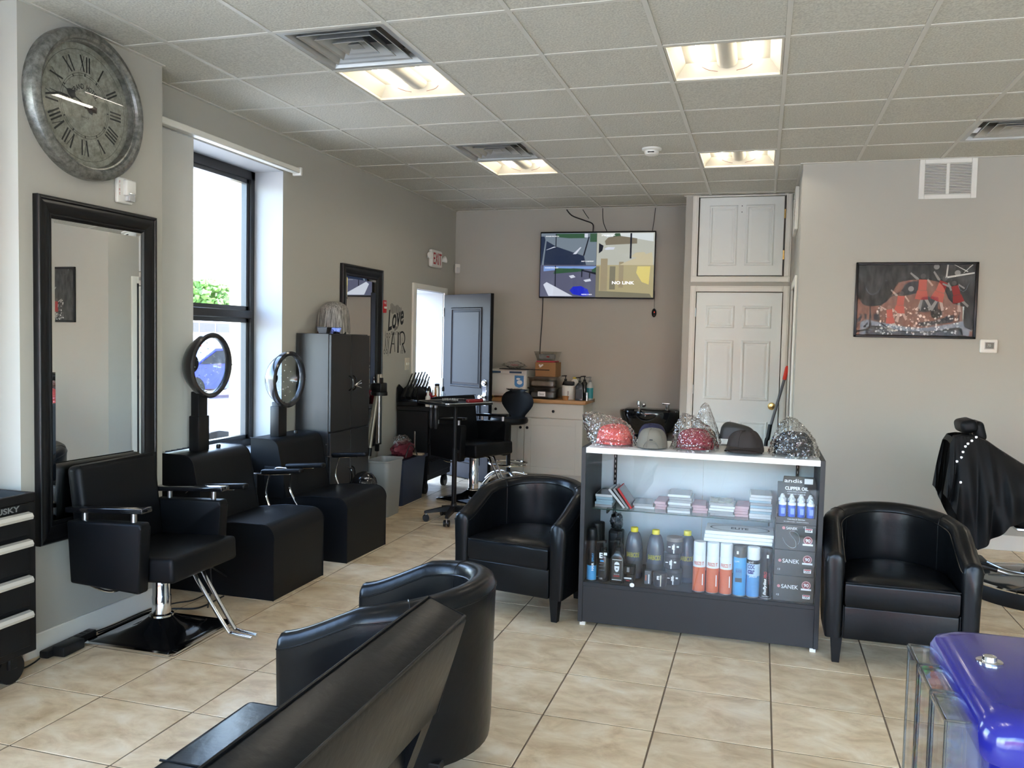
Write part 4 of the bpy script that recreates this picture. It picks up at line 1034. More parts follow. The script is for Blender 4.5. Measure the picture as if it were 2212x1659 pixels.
cable('thin black lead trailing behind the tool chest castor', [(-3.20, 3.10, .015), (-3.20, 3.06, .005), (-3.2, 2.99, .004), (-3.26, 2.9, .006), (-3.4, 2.95, .02)], .004)
# ================================================================ left back corner
# ---- tall black cabinet
tb = thing('storage_cabinet', 'tall black two door storage cabinet beside the window', 'cabinet', (-3.325, 6.144, 0))
hx, hy = .150, .333
CABB = mat('black_laminate', (.018, .0185, .02), .34, var=(4, .1))
MB().span((-hx, -hy, .0), (hx-.018, hy, 1.572), .002, 1).build('carcass', CABB, tb)
for (z0, z1, hz0, hz1) in ((.815, 1.565, 1.12, 1.24), (.07, .80, .36, .50)):
    for s in (-1, 1):
        d = MB().span((hx-.016, min(s*.003, s*(hy-.003)), z0), (hx+.004, max(s*.003, s*(hy-.003)), z1), .002, 1).build('door', CABB, tb)
        p = [(hx+.004, s*.035, hz0), (hx+.03, s*.03, hz0+.02), (hx+.036, s*.028, (hz0+hz1)/2), (hx+.03, s*.03, hz1-.02), (hx+.004, s*.035, hz1)]
        MB().tube(smoothpath(p, 4), .006, 8).build('handle', BLACKG, d)
MB().span((-hx, -hy+.01, 0), (hx-.03, hy-.01, .065)).build('plinth', CABB, tb)
for z in (.60, .715): MB().cyl((hx-.03, -hy-.001, z), (hx-.03, -hy+.004, z), .006, n=8).build('shelf_pin', STEEL, tb)
sc = thing('hair_clip', 'shiny metal hair clips hooked on the cabinet handles', 'clip', (-3.128, 6.18, 1.165))
for a in (.3, -.25, .1): MB().box((0, 0, 0), (.008, .12, .01), .003, 1).build('clip_arm', CHROME, sc).matrix_basis = T((random.uniform(-.004, .008), 0, a*.05)) @ RX(a)
# ---- wig on a head
wg = thing('wig', 'grey bob wig on a head on top of the cabinet', 'wig', (-3.335, 6.155, 1.573))
HAIR = galv('grey_hair', S(70, 68, 64), S(172, 168, 160), 6, .5, .0)
nt = HAIR.node_tree
for n in nt.nodes:
    if n.type == 'TEX_NOISE':
        mp = nt.nodes.new('ShaderNodeMapping'); mp.inputs['Scale'].default_value = (14, 14, .8)
        tcn = [k for k in nt.nodes if k.type == 'TEX_COORD'][0]
        nt.links.new(tcn.outputs['Object'], mp.inputs[0]); nt.links.new(mp.outputs[0], n.inputs[0])
def hair(u, v):
    a = 2*PI*u; h = v
    prof = [(.0, .262), (.055, .257), (.095, .232), (.116, .19), (.124, .14), (.128, .09), (.130, .05), (.132, .008)]
    k = min(h*(len(prof)-1), len(prof)-1.0001); i = int(k); f = k-i
    r = prof[i][0]*(1-f)+prof[i+1][0]*f; z = prof[i][1]*(1-f)+prof[i+1][1]*f
    r *= 1+.010*math.sin(a*26+3*math.sin(a*5))*min(1, h*2)+.03*math.sin(a*7)*h
    dz = -.012*math.sin(a*9)*h*h
    return Vector((r*math.cos(a)*.95, r*math.sin(a)*1.06, max(.002, z+dz)))
MB().grid(hair, 120, 30, closeu=True).build('hair', HAIR, wg)
for k in range(26):
    a = 2*PI*k/26+.1; pts = []
    for j in range(8):
        p = hair(a/(2*PI), .2+.8*j/7); pts.append(Vector((p.x*1.005, p.y*1.005, p.z)))
    MB().tube(pts, [.006, .012, .016, .018, .018, .016, .012, .004], 6, flat=.22).build('hair_lock', HAIR, wg)
MB().lathe([(.07, 0), (.065, .01), (.05, .03), (.05, .07), (.06, .1)], 20).build('wig_stand', BLACKP, wg)
def bowl(name, label, loc, col, w, glassy=False, cat='container'):
    m = glassmat(name+'_plastic', col, 1.45, 1.6, .1) if glassy else mat(name+'_plastic', col, .35)
    t = thing(name, label, cat, loc)
    b = MB(); q = lambda k, z: [Vector((-k, -k*.8, z)), Vector((k, -k*.8, z)), Vector((k, k*.8, z)), Vector((-k, k*.8, z))]
    b.rings([q(w*.72, .0), q(w*.95, .045), q(w*1.12, .047), q(w*1.12, .050), q(w*.93, .048), q(w*.70, .004)], False, True, True); b.build('tub', m, t, None)
    return t
bowl('black_food_tub', 'black plastic tub on top of the tall cabinet', (-3.26, 5.86, 1.573), (.01, .01, .01), .045)
bowl('clear_food_tub', 'clear lavender plastic tub beside the grey wig', (-3.225, 5.95, 1.573), (.78, .78, .92), .048, True)

# ---- tripod folded against the mirror
TP = mat('champagne_tripod_tube', S(158, 150, 136), .35, .5)
tp = thing('tripod', 'tall folded camera tripod standing in front of the second mirror', 'tripod', (-3.29, 6.92, 0))
MB().cyl((0, 0, .60), (0, 0, 1.12), .014, n=14).build('centre_column', STEEL, tp)
for (dx, dy) in ((-.16, .29), (-.02, -.25), (-.13, -.14)):
    lg = MB().cyl((dx*.12, dy*.12, 1.06), (dx*.62, dy*.62, .55), .016, n=12).build('leg', TP, tp)
    MB().cyl((dx*.60, dy*.60, .57), (dx*.66, dy*.66, .50), .021, n=12).build('leg_clamp', BLACKP, lg)
    MB().cyl((dx*.62, dy*.62, .55), (dx*1.05, dy*1.05, .02), .012, n=12).build('leg_tube', TP, lg)
    MB().ball((dx*1.05, dy*1.05, .016), .016, 10, 8).build('rubber_foot', BLACKP, lg)
MB().box((0, 0, 1.10), (.10, .13, .085), .01, 2).build('spider', BLACKP, tp); MB().cyl((0, 0, 1.03), (0, 0, 1.06), .075, n=24).build('collar', BLACKP, tp)
MB().box((0, 0, 1.165), (.06, .05, .05), .006, 2).build('head', BLACKP, tp)
for s in (-1, 1): MB().cyl((.0, s*.022, 1.12), (.0, s*.03, 1.22), .014, n=10).build('arm_tube', TP, tp)

# ---- waste bin, tote and clutter
bn = thing('waste_bin', 'grey plastic waste bin behind the dryer chair', 'bin', (-3.13, 6.72, 0))
BING = mat('grey_bin_plastic', S(140, 140, 136), .4)
b = MB(); 
def rrect(hx, hy, r, z, n=5):
    out = []
    for (cx, cy_, a0) in ((hx-r, hy-r, 0), (-hx+r, hy-r, PI/2), (-hx+r, -hy+r, PI), (hx-r, -hy+r, 1.5*PI)):
        for k in range(n+1): a = a0+PI/2*k/n; out.append(Vector((cx+r*math.cos(a), cy_+r*math.sin(a), z)))
    return out
b.rings([rrect(.085, .13, .03, .0), rrect(.105, .165, .04, .475), rrect(.115, .178, .045, .48), rrect(.115, .178, .045, .492), rrect(.103, .163, .04, .49), rrect(.083, .128, .03, .01)], False, True, True); b.build('bucket', BING, bn)
tt = thing('storage_tote', 'dark blue plastic storage tote in front of the black cart', 'tote', (-3.24, 7.34, 0))
TB = mat('navy_tote_plastic', (.012, .022, .05), .42)
b = MB(); b.rings([rrect(.11, .25, .03, 0), rrect(.128, .285, .03, .40), rrect(.145, .31, .035, .405), rrect(.145, .31, .035, .43), rrect(.12, .27, .03, .43), rrect(.12, .27, .03, .41)], False, True, True); b.build('tub', TB, tt)
MB().box((0, 0, .405), (.22, .5, .01)).build('lid_panel', TB, tt)
hb = thing('shopping_bag', 'crumpled maroon bag of odds and ends on the tote', 'bag', (-3.205, 7.27, .432))
def crumple(c, r, amp, seed, nu=28, nv=16, fz=1.0):
    def f(u, v):
        a, p = 2*PI*u, PI*v
        d = Vector((math.sin(p)*math.cos(a), math.sin(p)*math.sin(a), -math.cos(p)))
        k = 1+amp*noise.noise(d*2.4+Vector((seed, 0, 0)))+amp*.6*noise.noise(d*6+Vector((0, seed, 0)))
        q_ = Vector((d.x*r[0]*k, d.y*r[1]*k, d.z*r[2]*k)); return Vector((c[0]+q_.x, c[1]+q_.y, max(c[2]-r[2]*fz, c[2]+q_.z)))
    return f
MB().grid(crumple((0, 0, .075), (.085, .17, .08), .3, 1.3), 28, 16, closeu=True).build('bag_body', mat('maroon_cloth', S(96, 30, 44), .6), hb)
pbm = glassmat('clear_plastic_film', (.9, .9, .9), 1.6, 2.2, .08, (60, .9))
MB().grid(crumple((.01, -.05, .16), (.07, .11, .05), .5, 4.1), 24, 14, closeu=True).build('plastic_wrap', pbm, hb)
MB().box((.05, .16, .12), (.01, .01, .22), .002, 1).build('metal_rod', CHROME, hb); MB().box((.06, .17, .012), (.16, .06, .02), .004, 1).build('wooden_foot', mat('pale_wood', S(170, 150, 120), .6), hb)
MB().tube(smoothpath([(.10, -.16, .02), (.11, -.1, .12), (.11, 0, .10), (.12, .06, .02)], 6), .006, 6).build('bag_cord', CABLE, hb)
vd = thing('vacuum_head', 'small glossy black dome resting behind the dryer seat', 'vacuum', (-2.98, 6.02, 0))
MB().lathe([(.10, .0), (.11, .02), (.11, .36), (.105, .40), (.09, .44), (.06, .475), (.02, .49), (0, .491)], 28).build('dome', BLACKG, vd)
text('VAC', vd, WINK, frame(Vector((.06, -.075, .452)), (.75, .66, 0), (-.25, .25, .93)), w=.035)

# ---- black rolling cart
ct = thing('rolling_cart', 'black rolling tool cart against the left wall by the door', 'cart', (-3.29, 8.02, 0))
hx, hy = .17, .32
MB().span((-hx, -hy, .14), (hx-.01, hy, .83), .004, 1).build('cart_body', BLACKM, ct)
MB().span((-hx-.005, -hy-.005, .83), (hx+.015, hy+.005, .875), .006, 1).build('top_tray', BLACKP, ct)
for k in range(4): 
    d = MB().span((hx-.01, -hy+.02, .20+k*.155), (hx+.002, hy-.02, .345+k*.155), .003, 1).build('drawer', BLACKM, ct)
    MB().span((hx+.002, -hy+.05, .325+k*.155), (hx+.02, hy-.05, .337+k*.155), .003, 1).build('drawer_pull', BLACKM, d)
for sy_ in (-1, 1):
    for sx in (-1, 1):
        MB().cyl((sx*.11-.018, sy_*.27, .058), (sx*.11+.018, sy_*.27, .058), .058, n=22).build('castor_wheel', BLACKP, ct); MB().box((sx*.11, sy_*.27, .10), (.05, .05, .08), .005, 1).build('castor_fork', BLACKM, ct)
# ---- curling irons in their rack
rk = thing('iron_rack', 'slanted black rack holding curling irons on the cart', 'rack', (-3.355, 7.87, .876))
MB().box((0, -.015, .02), (.22, .31, .04), .004, 1).build('rack_base', BLACKM, rk)
for x in (-.108, .108): MB().rings([[Vector((x+d, y, z)) for y, z in ((-.17, .03), (.14, .03), (.14, .09), (.0, .15), (-.13, .21), (-.17, .18))] for d in (-.005, .005)]).build('side_plate', BLACKM, rk, None)
random.seed(5); TILT = .77; spots = [(-.066+i*.066, -.13+j*.085) for i in range(3) for j in range(3)]
cupm = MB().lathe([(0, 0), (.025, 0), (.025, .125), (.0215, .125), (.0215, .004), (0, .004)], 18, caps=False).mesh('holder_cup', BLACKP)
for (x, y) in spots: put('holder_cup', cupm, rk, T((x, y, .075)) @ RX(-TILT))
irm = {}
def iron(label, base, L, tilt, r):
    t = thing('curling_iron', label, 'curling iron', base); t.rotation_euler = (tilt, 0, 0)
    MB().tube([(0, 0, 0), (0, 0, L*.45), (0, 0, L*.5)], [r*.9, r, r*.7], 12).build('handle', BLACKP, t); MB().cyl((0, 0, L*.5), (0, 0, L), r*.6, r*.55, 12).build('barrel', BLACKG, t)
    MB().box((r, 0, L*.6), (.008, .012, L*.25), .002, 1).build('clamp_lever', CHROME, t)
for k, (x, y) in enumerate(spots):
    iron('black curling iron in the rack, %s row, %s' % (('nearest', 'middle', 'farthest')[k % 3], ('wall side', 'centre', 'room side')[k//3]), (-3.355+x, 7.87+y+.012*math.sin(TILT), .876+.075+.012*math.cos(TILT)), random.uniform(.27, .34), -TILT, random.uniform(.010, .014))
for o in [o for o in COL.objects if o.name.startswith('curling_iron')]: o['group'] = 'curling irons in the rack'
# ---- bottles on the cart
def bottle(name, label, loc, prof, m, cap=None, capm=None, group=None, lab=None, labm=None, cat='bottle', n=22):
    t = thing(name, label, cat, loc, group=group)
    MB().lathe([(0, 0)]+prof, n, caps=False).build('bottle_body', m, t)
    if cap: MB().lathe(cap, n).build('cap', capm or BLACKP, t)
    if lab: MB().lathe(lab, n, caps=False).build('label_band', labm, t)
    return t
MAROON = mat('maroon_liquid', S(120, 12, 40), .25); ORANGE = mat('orange_liquid', S(190, 90, 30), .25); SILV = mat('satin_silver_can', (.6, .58, .54), .3, .8); CLEARP = glassmat('clear_bottle_plastic', (.88, .9, .9), 1.45, 1.3, .05)
bp = lambda r, h, nr, nh: [(r*.95, 0), (r, .006), (r, h*.72), (r*.75, h*.82), (nr, h*.87), (nr, h)]
zc = .876
bottle('spray_bottle', 'maroon bottle with black top beside the curling irons', (-3.165, 7.80, zc), bp(.032, .17, .012, .02), MAROON, [(.026, .125), (.02, .17), (.008, .2), (0, .2)], BLACKP)
bottle('lotion_bottle', 'white bottle at the front of the cart top', (-3.15, 7.735, zc), bp(.026, .13, .012, .02), WHITEP, [(.012, .13), (.012, .155), (0, .155)], WHITEP)
bottle('oil_bottle', 'small red bottle with white tip on the cart', (-3.16, 7.885, zc), bp(.024, .11, .010, .02), mat('red_liquid', S(200, 30, 25), .25), [(.012, .10), (.006, .16), (0, .16)], WHITEP)
bottle('dropper_bottle', 'small amber bottle with pointed top on the cart', (-3.16, 7.955, zc), bp(.022, .12, .010, .02), ORANGE, [(.012, .115), (.006, .17), (0, .17)], mat('amber_cap', S(170, 120, 60), .3))
bottle('spray_can', 'tall satin silver spray can on the cart', (-3.175, 8.04, zc), [(.03, 0), (.03, .17), (.024, .19)], SILV, [(.024, .19), (.025, .21), (.012, .215), (0, .215)], BLACKP)
bottle('water_spray_bottle', 'clear water bottle with black nozzle on the cart', (-3.155, 8.16, zc), bp(.032, .13, .012, .02), CLEARP, [(.012, .13), (.014, .16), (.01, .18), (0, .18)], BLACKP)
bottle('dark_jar', 'short black jar behind the amber bottle', (-3.21, 7.92, zc+0), [(.03, 0), (.03, .12), (.028, .13), (0, .13)], BLACKP)
fi = thing('hair_straightener', 'black hair straightener lying on the cart top', 'straightener', (-3.28, 8.16, zc+.02), 1.1)
for s in (-1, 1): MB().box((0, 0, 0), (.26, .022, .014), .004, 2).build('plate_arm', BLACKP, fi).matrix_basis = T((0, 0, .012+s*.010)) @ RY(s*.06)
pb = tag(MB().grid(crumple((-3.14, 8.25, zc+.006), (.03, .04, .012), .3, 2.2), 14, 8, closeu=True).build('purple_hair_tie', mat('purple_fabric', S(90, 60, 150), .6)), 'small purple hair tie on the cart edge', 'hair tie')

# ---- tray trolley
tr = thing('tray_trolley', 'black five wheel trolley with flat tray of brushes', 'trolley', (-2.475, 6.70, 0), -.55)
MB().cyl((0, 0, .10), (0, 0, .62), .021, n=20).build('post_sleeve', BLACKM, tr); MB().cyl((0, 0, .60), (0, 0, 1.0), .016, n=18).build('post', BLACKM, tr)
MB().tube([(.018, 0, .60), (.05, 0, .60)], [.006, .013], 10).build('clamp_knob', BLACKP, tr)
MB().cyl((0, 0, .08), (0, 0, .15), .034, .026, 20).build('hub', BLACKP, tr)
for k in range(5):
    a = 2*PI*k/5+.35; d = Vector((math.cos(a), math.sin(a), 0))
    sdv = Vector((-d.y, d.x, 0))
    ft = MB().rings([[d*r+sdv*w*s+Vector((0, 0, z)) for s, z in ((-1, zb), (1, zb), (1, zt), (-1, zt))] for r, w, zb, zt in ((.02, .022, .085, .13), (.12, .020, .08, .115), (.235, .014, .068, .09), (.25, .012, .068, .085))]).build('foot', BLACKP, tr)
    for s in (-1, 1): MB().tube([d*.235+sdv*s*.008+Vector((0, 0, .028)), d*.235+sdv*s*.024+Vector((0, 0, .028))], .028, 18).build('castor_wheel', BLACKP, ft)
    MB().cyl(d*.235+Vector((0, 0, .03)), d*.235+Vector((0, 0, .075)), .008, n=10).build('castor_stem', STEEL, ft)
b = MB(); b.rings([rrect(.205, .24, .03, 1.0), rrect(.215, .25, .035, 1.004), rrect(.215, .25, .035, 1.022), rrect(.207, .242, .03, 1.022), rrect(.203, .238, .03, 1.008)], False, True, True); b.build('tray', BLACKP, tr)
MB().tube(rrect(.213, .248, .034, 1.023), .004, 6, closed=True).build('tray_rim', CHROME, tr)
MB().box((0, 0, .994), (.10, .10, .012), .003, 1).build('tray_mount', BLACKM, tr)
def on_tray(x, y): return tr.matrix_basis @ Vector((x, y, 1.009))
bpy.context.view_layer.update()
hbz = thing('hair_brush', 'grey bristled hair brush lying on the tray', 'brush', (-2.54, 6.60, 1.009), .3)
MB().ball((.05, 0, .018), (.075, .034, .014), 20, 10).build('brush_head', BLACKP, hbz); MB().tube([(-.02, 0, .016), (-.13, 0, .014)], [.012, .010], 10).build('handle', BLACKP, hbz)
b = MB()
for k in range(90):
    x, y = random.uniform(-.065, .065), random.uniform(-.03, .03)
    if (x/.07)**2+(y/.032)**2 < 1: b.cyl((.05+x, y, .02), (.05+x*1.05, y*1.05, .045), .0011, n=4)
tag(b.build('bristles', mat('grey_bristle', S(170, 170, 165), .5), hbz), kind='stuff')
cl = thing('hair_clipper', 'red and black hair clipper on the tray', 'clipper', (-2.325, 6.76, 1.009), .9)
MB().box((0, 0, .02), (.16, .045, .036), .014, 3).build('clipper_body', mat('red_clipper', S(120, 24, 30), .3), cl); MB().box((.09, 0, .018), (.03, .042, .02), .004, 1).build('blade', CHROME, cl)
cm = thing('styling_comb', 'black styling comb lying on the tray', 'comb', (-2.45, 6.87, 1.009), .2)
MB().box((0, .012, .004), (.18, .012, .006), .002, 1).build('comb_spine', BLACKP, cm)
b = MB()
for k in range(30): b.box((-.085+k*.0058, -.006, .004), (.003, .03, .003))
tag(b.build('teeth', BLACKP, cm, None), kind='stuff')
for k in range(2):
    o = thing('hanging_clipper', 'black clipper hanging under the tray edge' if k == 0 else 'second black clipper hanging under the tray', 'clipper', (-2.655+.05*k, 6.60-.02*k, .794))
    MB().lathe([(.012, 0), (.02, .03), (.022, .12), (.016, .17), (.01, .18)], 14).build('clipper_body', BLACKP, o); MB().box((0, 0, .19), (.02, .03, .03), .003, 1).build('hook', STEEL, o)

# ---- stool
sl = thing('salon_stool', 'black stool with spoon shaped back and chrome base', 'stool', (-2.51, 8.42, 0), -.25)
MB().lathe([(0, .68), (.17, .68), (.195, .695), (.20, .72), (.19, .742), (.12, .752), (0, .755)], 36).build('seat', LEATHER, sl)
def spoon(u, v):
    x = (u-.5)*2; h = v; w = (.085+.105*math.sin(min(1, h*1.05)*PI*.62)**1.3) if h < .85 else .19*math.sqrt(max(0, 1-((h-.80)/.2)**2))*1.0
    w = [.075, .085, .105, .135, .165, .188, .198, .195, .178, .14, .04][int(min(h, .9999)*10)]*(1-(h*10-int(h*10)))+([.075, .085, .105, .135, .165, .188, .198, .195, .178, .14, .04][min(10, int(h*10)+1)])*(h*10-int(h*10))
    return x, h, w
def back_f(side):
    def f(u, v):
        x, h, w = spoon(u, v)
        return Vector((x*w, .17+.045*h-.06*x*x*h+side*.018*(1-x**4), .70+.33*h))
    return f
b = MB(); b.grid(back_f(1), 14, 20); b.grid(back_f(-1), 14, 20)
b.build('backrest', LEATHER, sl, 80)
MB().cyl((0, 0, .12), (0, 0, .68), .022, n=16).build('column', BLACKM, sl)
n = 40; MB().tube([(.205*math.cos(2*PI*k/n), .205*math.sin(2*PI*k/n), .26) for k in range(n)], .011, 8, closed=True).build('foot_ring', CHROME, sl)
for k in range(3): a = 2*PI*k/3; MB().cyl((0, 0, .265), (.2*math.cos(a), .2*math.sin(a), .26), .007, n=8).build('ring_spoke', CHROME, sl)
for k in range(5):
    a = 2*PI*k/5+.5; d = Vector((math.cos(a), math.sin(a), 0))
    lg = MB().tube(smoothpath([Vector((0, 0, .16)), d*.10+Vector((0, 0, .165)), d*.22+Vector((0, 0, .13)), d*.30+Vector((0, 0, .065))], 5), [.02]*10+[.018]*6, 10).build('base_leg', CHROME, sl)
    sdv = Vector((-d.y, d.x, 0))
    for s in (-1, 1): MB().tube([d*.30+sdv*s*.006+Vector((0, 0, .028)), d*.30+sdv*s*.022+Vector((0, 0, .028))], .028, 16).build('castor_wheel', BLACKP, lg)
# ================================================================ white cabinet and what stands on it
CW = mat('off_white_cabinet_paint', S(205, 202, 192), .45, var=(3, .03)); WOOD = mat('oak_worktop', S(176, 132, 84), .45, var=(12, .18))
CX0, CX1, CYF = -3.12, -1.815, 8.86
wc = thing('base_cabinet', 'off white base cabinet with drawers under the oak worktop', 'cabinet', ((CX0+CX1)/2, CYF, 0))
W2 = (CX1-CX0)/2; DP = YB-.006-CYF
MB().span((-W2, .02, .09), (W2, DP, .875), .002, 1).build('carcass', CW, wc); MB().span((-W2+.01, .045, 0), (W2-.004, DP, .09)).build('plinth', CW, wc)
for s in (-1, 1):
    x0, x1 = (-W2+.003, -.003) if s < 0 else (.003, W2-.003)
    d = MB().span((x0, 0, .715), (x1, .02, .87), .003, 1).build('drawer', CW, wc)
    MB().lathe([(.008, 0), (.008, .012), (.016, .02), (.014, .027), (0, .029)], 16, face_ny(Vector(((x0+x1)/2, 0, .79)))).build('knob', BLACKP, d)
    d = MB(); d.span((x0, 0, .10), (x0+.075, .02, .705), .002, 1); d.span((x1-.075, 0, .10), (x1, .02, .705), .002, 1); d.span((x0+.075, 0, .63), (x1-.075, .02, .705), .002, 1); d.span((x0+.075, 0, .10), (x1-.075, .02, .175), .002, 1); d.span((x0+.05, .008, .15), (x1-.05, .018, .66)); d = d.build('door', CW, wc)
    MB().lathe([(.008, 0), (.008, .012), (.016, .02), (.014, .027), (0, .029)], 16, face_ny(Vector(((x1-.035) if s < 0 else (x0+.035), 0, .60)))).build('knob', BLACKP, d)
wt = tag(MB().span((CX0-.01, CYF-.03, .876), (CX1+.03, YB-.003, .916), .004, 2).build('worktop', WOOD), 'oak worktop along the back wall', 'worktop')
ZW = .917
def cpos(px, py, dy): p = at_y(px, py, CYF+dy); return p
# towel warmer
tw = thing('towel_warmer', 'white towel warmer cabinet on the worktop by the door', 'towel warmer', (-2.68, CYF+.22, ZW))
TWm = mat('white_appliance', S(212, 210, 202), .4)
MB().span((-.275, -.16, .012), (.275, .16, .335), .012, 3).build('casing', TWm, tw)
dd = MB().span((-.27, -.178, .045), (.268, -.16, .275), .008, 2).build('door', TWm, tw)
MB().span((-.262, -.186, .14), (-.225, -.177, .24), .006, 2).build('handle', mat('grey_handle', S(180, 178, 170), .4), dd); MB().span((-.254, -.188, .155), (-.234, -.186, .225), .002, 1).build('handle_recess', mat('recess_grey', S(120, 120, 116), .5), dd)
MB().span((-.27, -.172, .285), (.268, -.16, .322), .004, 1).build('control_strip', WHITEP, tw)
for a, c in ((-.235, -.11), (.02, .20)): MB().span((a, -.1735, .29), (c, -.171, .312)).build('control_panel', mat('blue_panel', S(50, 80, 110), .3), tw)
b = MB(); b.prism([(.10, .155), (.10, .265), (.235, .265), (.235, .155), (.22, .135), (.17, .12), (.115, .135)], .001, face_ny(Vector((0, -.1782, 0)))); b.build('sticker', mat('blue_sticker', S(70, 130, 185), .4), dd, None)
b = MB(); b.ball((.175, -.1795, .185), (.04, .001, .026), 12, 8); b.ball((.155, -.1795, .225), (.03, .001, .012), 12, 8); b.build('sticker_picture', WINK, dd)
text('TOWEL WARMER', dd, INK, face_ny(Vector((.10, -.1785, .098))), w=.24, h=.026, bold=.02)
for sx in (-1, 1):
    for sy_ in (-1, 1): MB().cyl((sx*.23, sy_*.12, 0), (sx*.23, sy_*.12, .014), .014, n=12).build('foot', BLACKP, tw)
tw.scale = (.78, 1, .93)
bd_ = thing('serving_board', 'thin black board lying on the towel warmer', 'board', (-2.58, CYF+.02, ZW+.314), -.05)
MB().box((0, 0, .004), (.34, .16, .008), .002, 1).build('board_panel', BLACKP, bd_); MB().box((.27, 0, .004), (.22, .02, .008), .002, 1).build('board_handle', BLACKP, bd_)
sb = tag(MB().grid(crumple((-2.61, CYF+.05, ZW+.361), (.12, .075, .038), .4, 8.1), 24, 12, closeu=True).build('plastic_bag', pbm), 'pinkish clear plastic bag on the black board', 'bag')
sb2 = tag(MB().grid(crumple((-2.61, CYF+.05, ZW+.361), (.05, .03, .012), .15, 3.1), 16, 10, closeu=True).build('pink_cloth', mat('dusty_pink_cloth', S(170, 130, 128), .7)), 'dusty pink cloth inside the plastic bag', 'cloth')
# boxes
def drawer_bin(name, label, loc, sx, sy_, h, tint):
    t = thing(name, label, 'storage box', loc)
    g = glassmat(name+'_plastic', tint, 1.45, 1.4, .15)
    b = MB(); b.rings([rrect(sx*.94, sy_*.94, .02, 0), rrect(sx, sy_, .02, h-.014), rrect(sx*.96, sy_*.96, .02, h-.014), rrect(sx*.9, sy_*.9, .02, .006)], False, True, True); b.build('tub', g, t)
    MB().box((0, 0, h-.006), (2.1*sx, 2.1*sy_, .014), .005, 2).build('lid', glassmat(name+'_lid', (.82, .82, .8), 1.45, 1.4, .1), t)
    MB().box((0, 0, h*.36), (1.7*sx, 1.6*sy_, h*.5), .02, 2).build('contents', mat(name+'_fill', S(150, 142, 134), .8, var=(25, .35)), t)
    return t
t = drawer_bin('plastic_shoebox', 'lower clear plastic box with white label on worktop', (-2.285, CYF+.17, ZW), .155, .15, .122, (.84, .85, .86)); MB().box((.0, -.153, .055), (.085, .001, .05)).build('paper_label', WINK, t)
text('Dental', t, INK, face_ny(Vector((0, -.1538, .055))), w=.06, h=.022, shear=.3)
t = drawer_bin('plastic_shoebox', 'upper clear plastic box holding brown things on worktop', (-2.29, CYF+.17, ZW+.125), .150, .15, .115, (.9, .88, .85))
kr = thing('cardboard_box', 'brown cardboard box on the clear plastic boxes', 'box', (-2.26, CYF+.19, ZW+.243))
KB = mat('brown_cardboard', S(150, 112, 74), .8, var=(15, .06)); MB().span((-.115, -.13, 0), (.115, .13, .155), .003, 1).build('carton', KB, kr); MB().span((-.115, -.1305, .152), (.115, .1305, .1555)).build('flap_top', KB, kr, None)
for k in ((-.065, .125), (-.045, .118), (-.058, .108), (-.035, .128)): MB().box((k[0], -.131, k[1]), (.02, .001, .014)).build('sticker', WINK, kr, None)
b3 = thing('clear_bin', 'clear open plastic bin with red base on cardboard box', 'container', (-2.265, CYF+.18, ZW+.40))
MB().box((0, 0, .008), (.21, .20, .016), .004, 1).build('red_base', mat('red_plastic', S(175, 40, 60), .4), b3)
b = MB(); b.rings([rrect(.10, .10, .02, .017), rrect(.130, .13, .025, .115), rrect(.135, .135, .025, .116), rrect(.126, .126, .025, .113), rrect(.096, .096, .02, .02)], False, True, True); b.build('tub', glassmat('clear_bin_plastic', (.90, .90, .88), 1.45, 1.5, .05), b3)
MB().box((.0, -.02, .06), (.17, .1, .06), .015, 2).build('contents', mat('bin_fill', S(150, 155, 160), .7, var=(30, .35)), b3); MB().box((.02, -.075, .06), (.03, .01, .012)).build('red_tab', REDINK, b3)
# bottles and pots on the worktop's right end
DKB = mat('dark_bottle_plastic', (.014, .014, .016), .22, coat=.2)
def pump_bottle(label, loc, r, h, m, pm, lab=None, sq=False, rz=0):
    t = thing('pump_bottle', label, 'bottle', loc, rz)
    if sq:
        b = MB(); b.rings([rrect(r, r*.62, .012, 0), rrect(r, r*.62, .015, h*.78), rrect(r*.6, r*.5, .015, h*.92), rrect(.014, .014, .012, h)]); b.build('bottle_body', m, t)
    else: MB().lathe([(0, 0), (r*.95, 0), (r, .006), (r, h*.80), (r*.75, h*.92), (.014, h)], 24, caps=False).build('bottle_body', m, t)
    b = MB(); b.cyl((0, 0, h), (0, 0, h+.018), .016, n=16); b.cyl((0, 0, h+.018), (0, 0, h+.045), .006, n=10); b.cyl((0, 0, h+.045), (0, 0, h+.058), .013, n=14); b.tube([(0, 0, h+.052), (-.045, -.01, h+.048)], [.008, .005], 8); b.build('pump_head', pm, t)
    if lab:
        lm, z0, z1 = lab
        if sq: MB().box((0, -r*.62-.0006, (z0+z1)/2*h), (r*1.5, .001, (z1-z0)*h)).build('label_band', lm, t)
        else: MB().lathe([(r+.0006, z0*h), (r+.0006, z1*h)], 24, caps=False).build('label_band', lm, t)
    return t
def wp(px, dy): p = at_y(px, 850, CYF+dy); return (p.x, CYF+dy, ZW)
GREYLAB = mat('charcoal_label', S(60, 64, 68), .5)
pump_bottle('tall dark pump bottle behind the white tub', wp(1221, .27), .035, .20, DKB, BLACKP, (GREYLAB, .5, .75))
bottle('jug', 'white plastic jug with yellow cap behind the white tub', wp(1241, .28), [(.05, 0), (.055, .01), (.055, .16), (.03, .21), (.02, .22)], WHITEP, [(.022, .22), (.022, .24), (0, .24)], mat('yellow_cap', S(215, 190, 60), .4), cat='jug')
t = thing('white_tub', 'white plastic tub with black lettering on worktop', 'tub', wp(1224, .06)); t.location.y = CYF+.135
MB().lathe([(0, 0), (.062, 0), (.064, .005), (.072, .135), (.077, .137), (.077, .15), (.072, .152), (.070, .14), (.06, .01)], 28, caps=False).build('bucket', WHITEP, t)
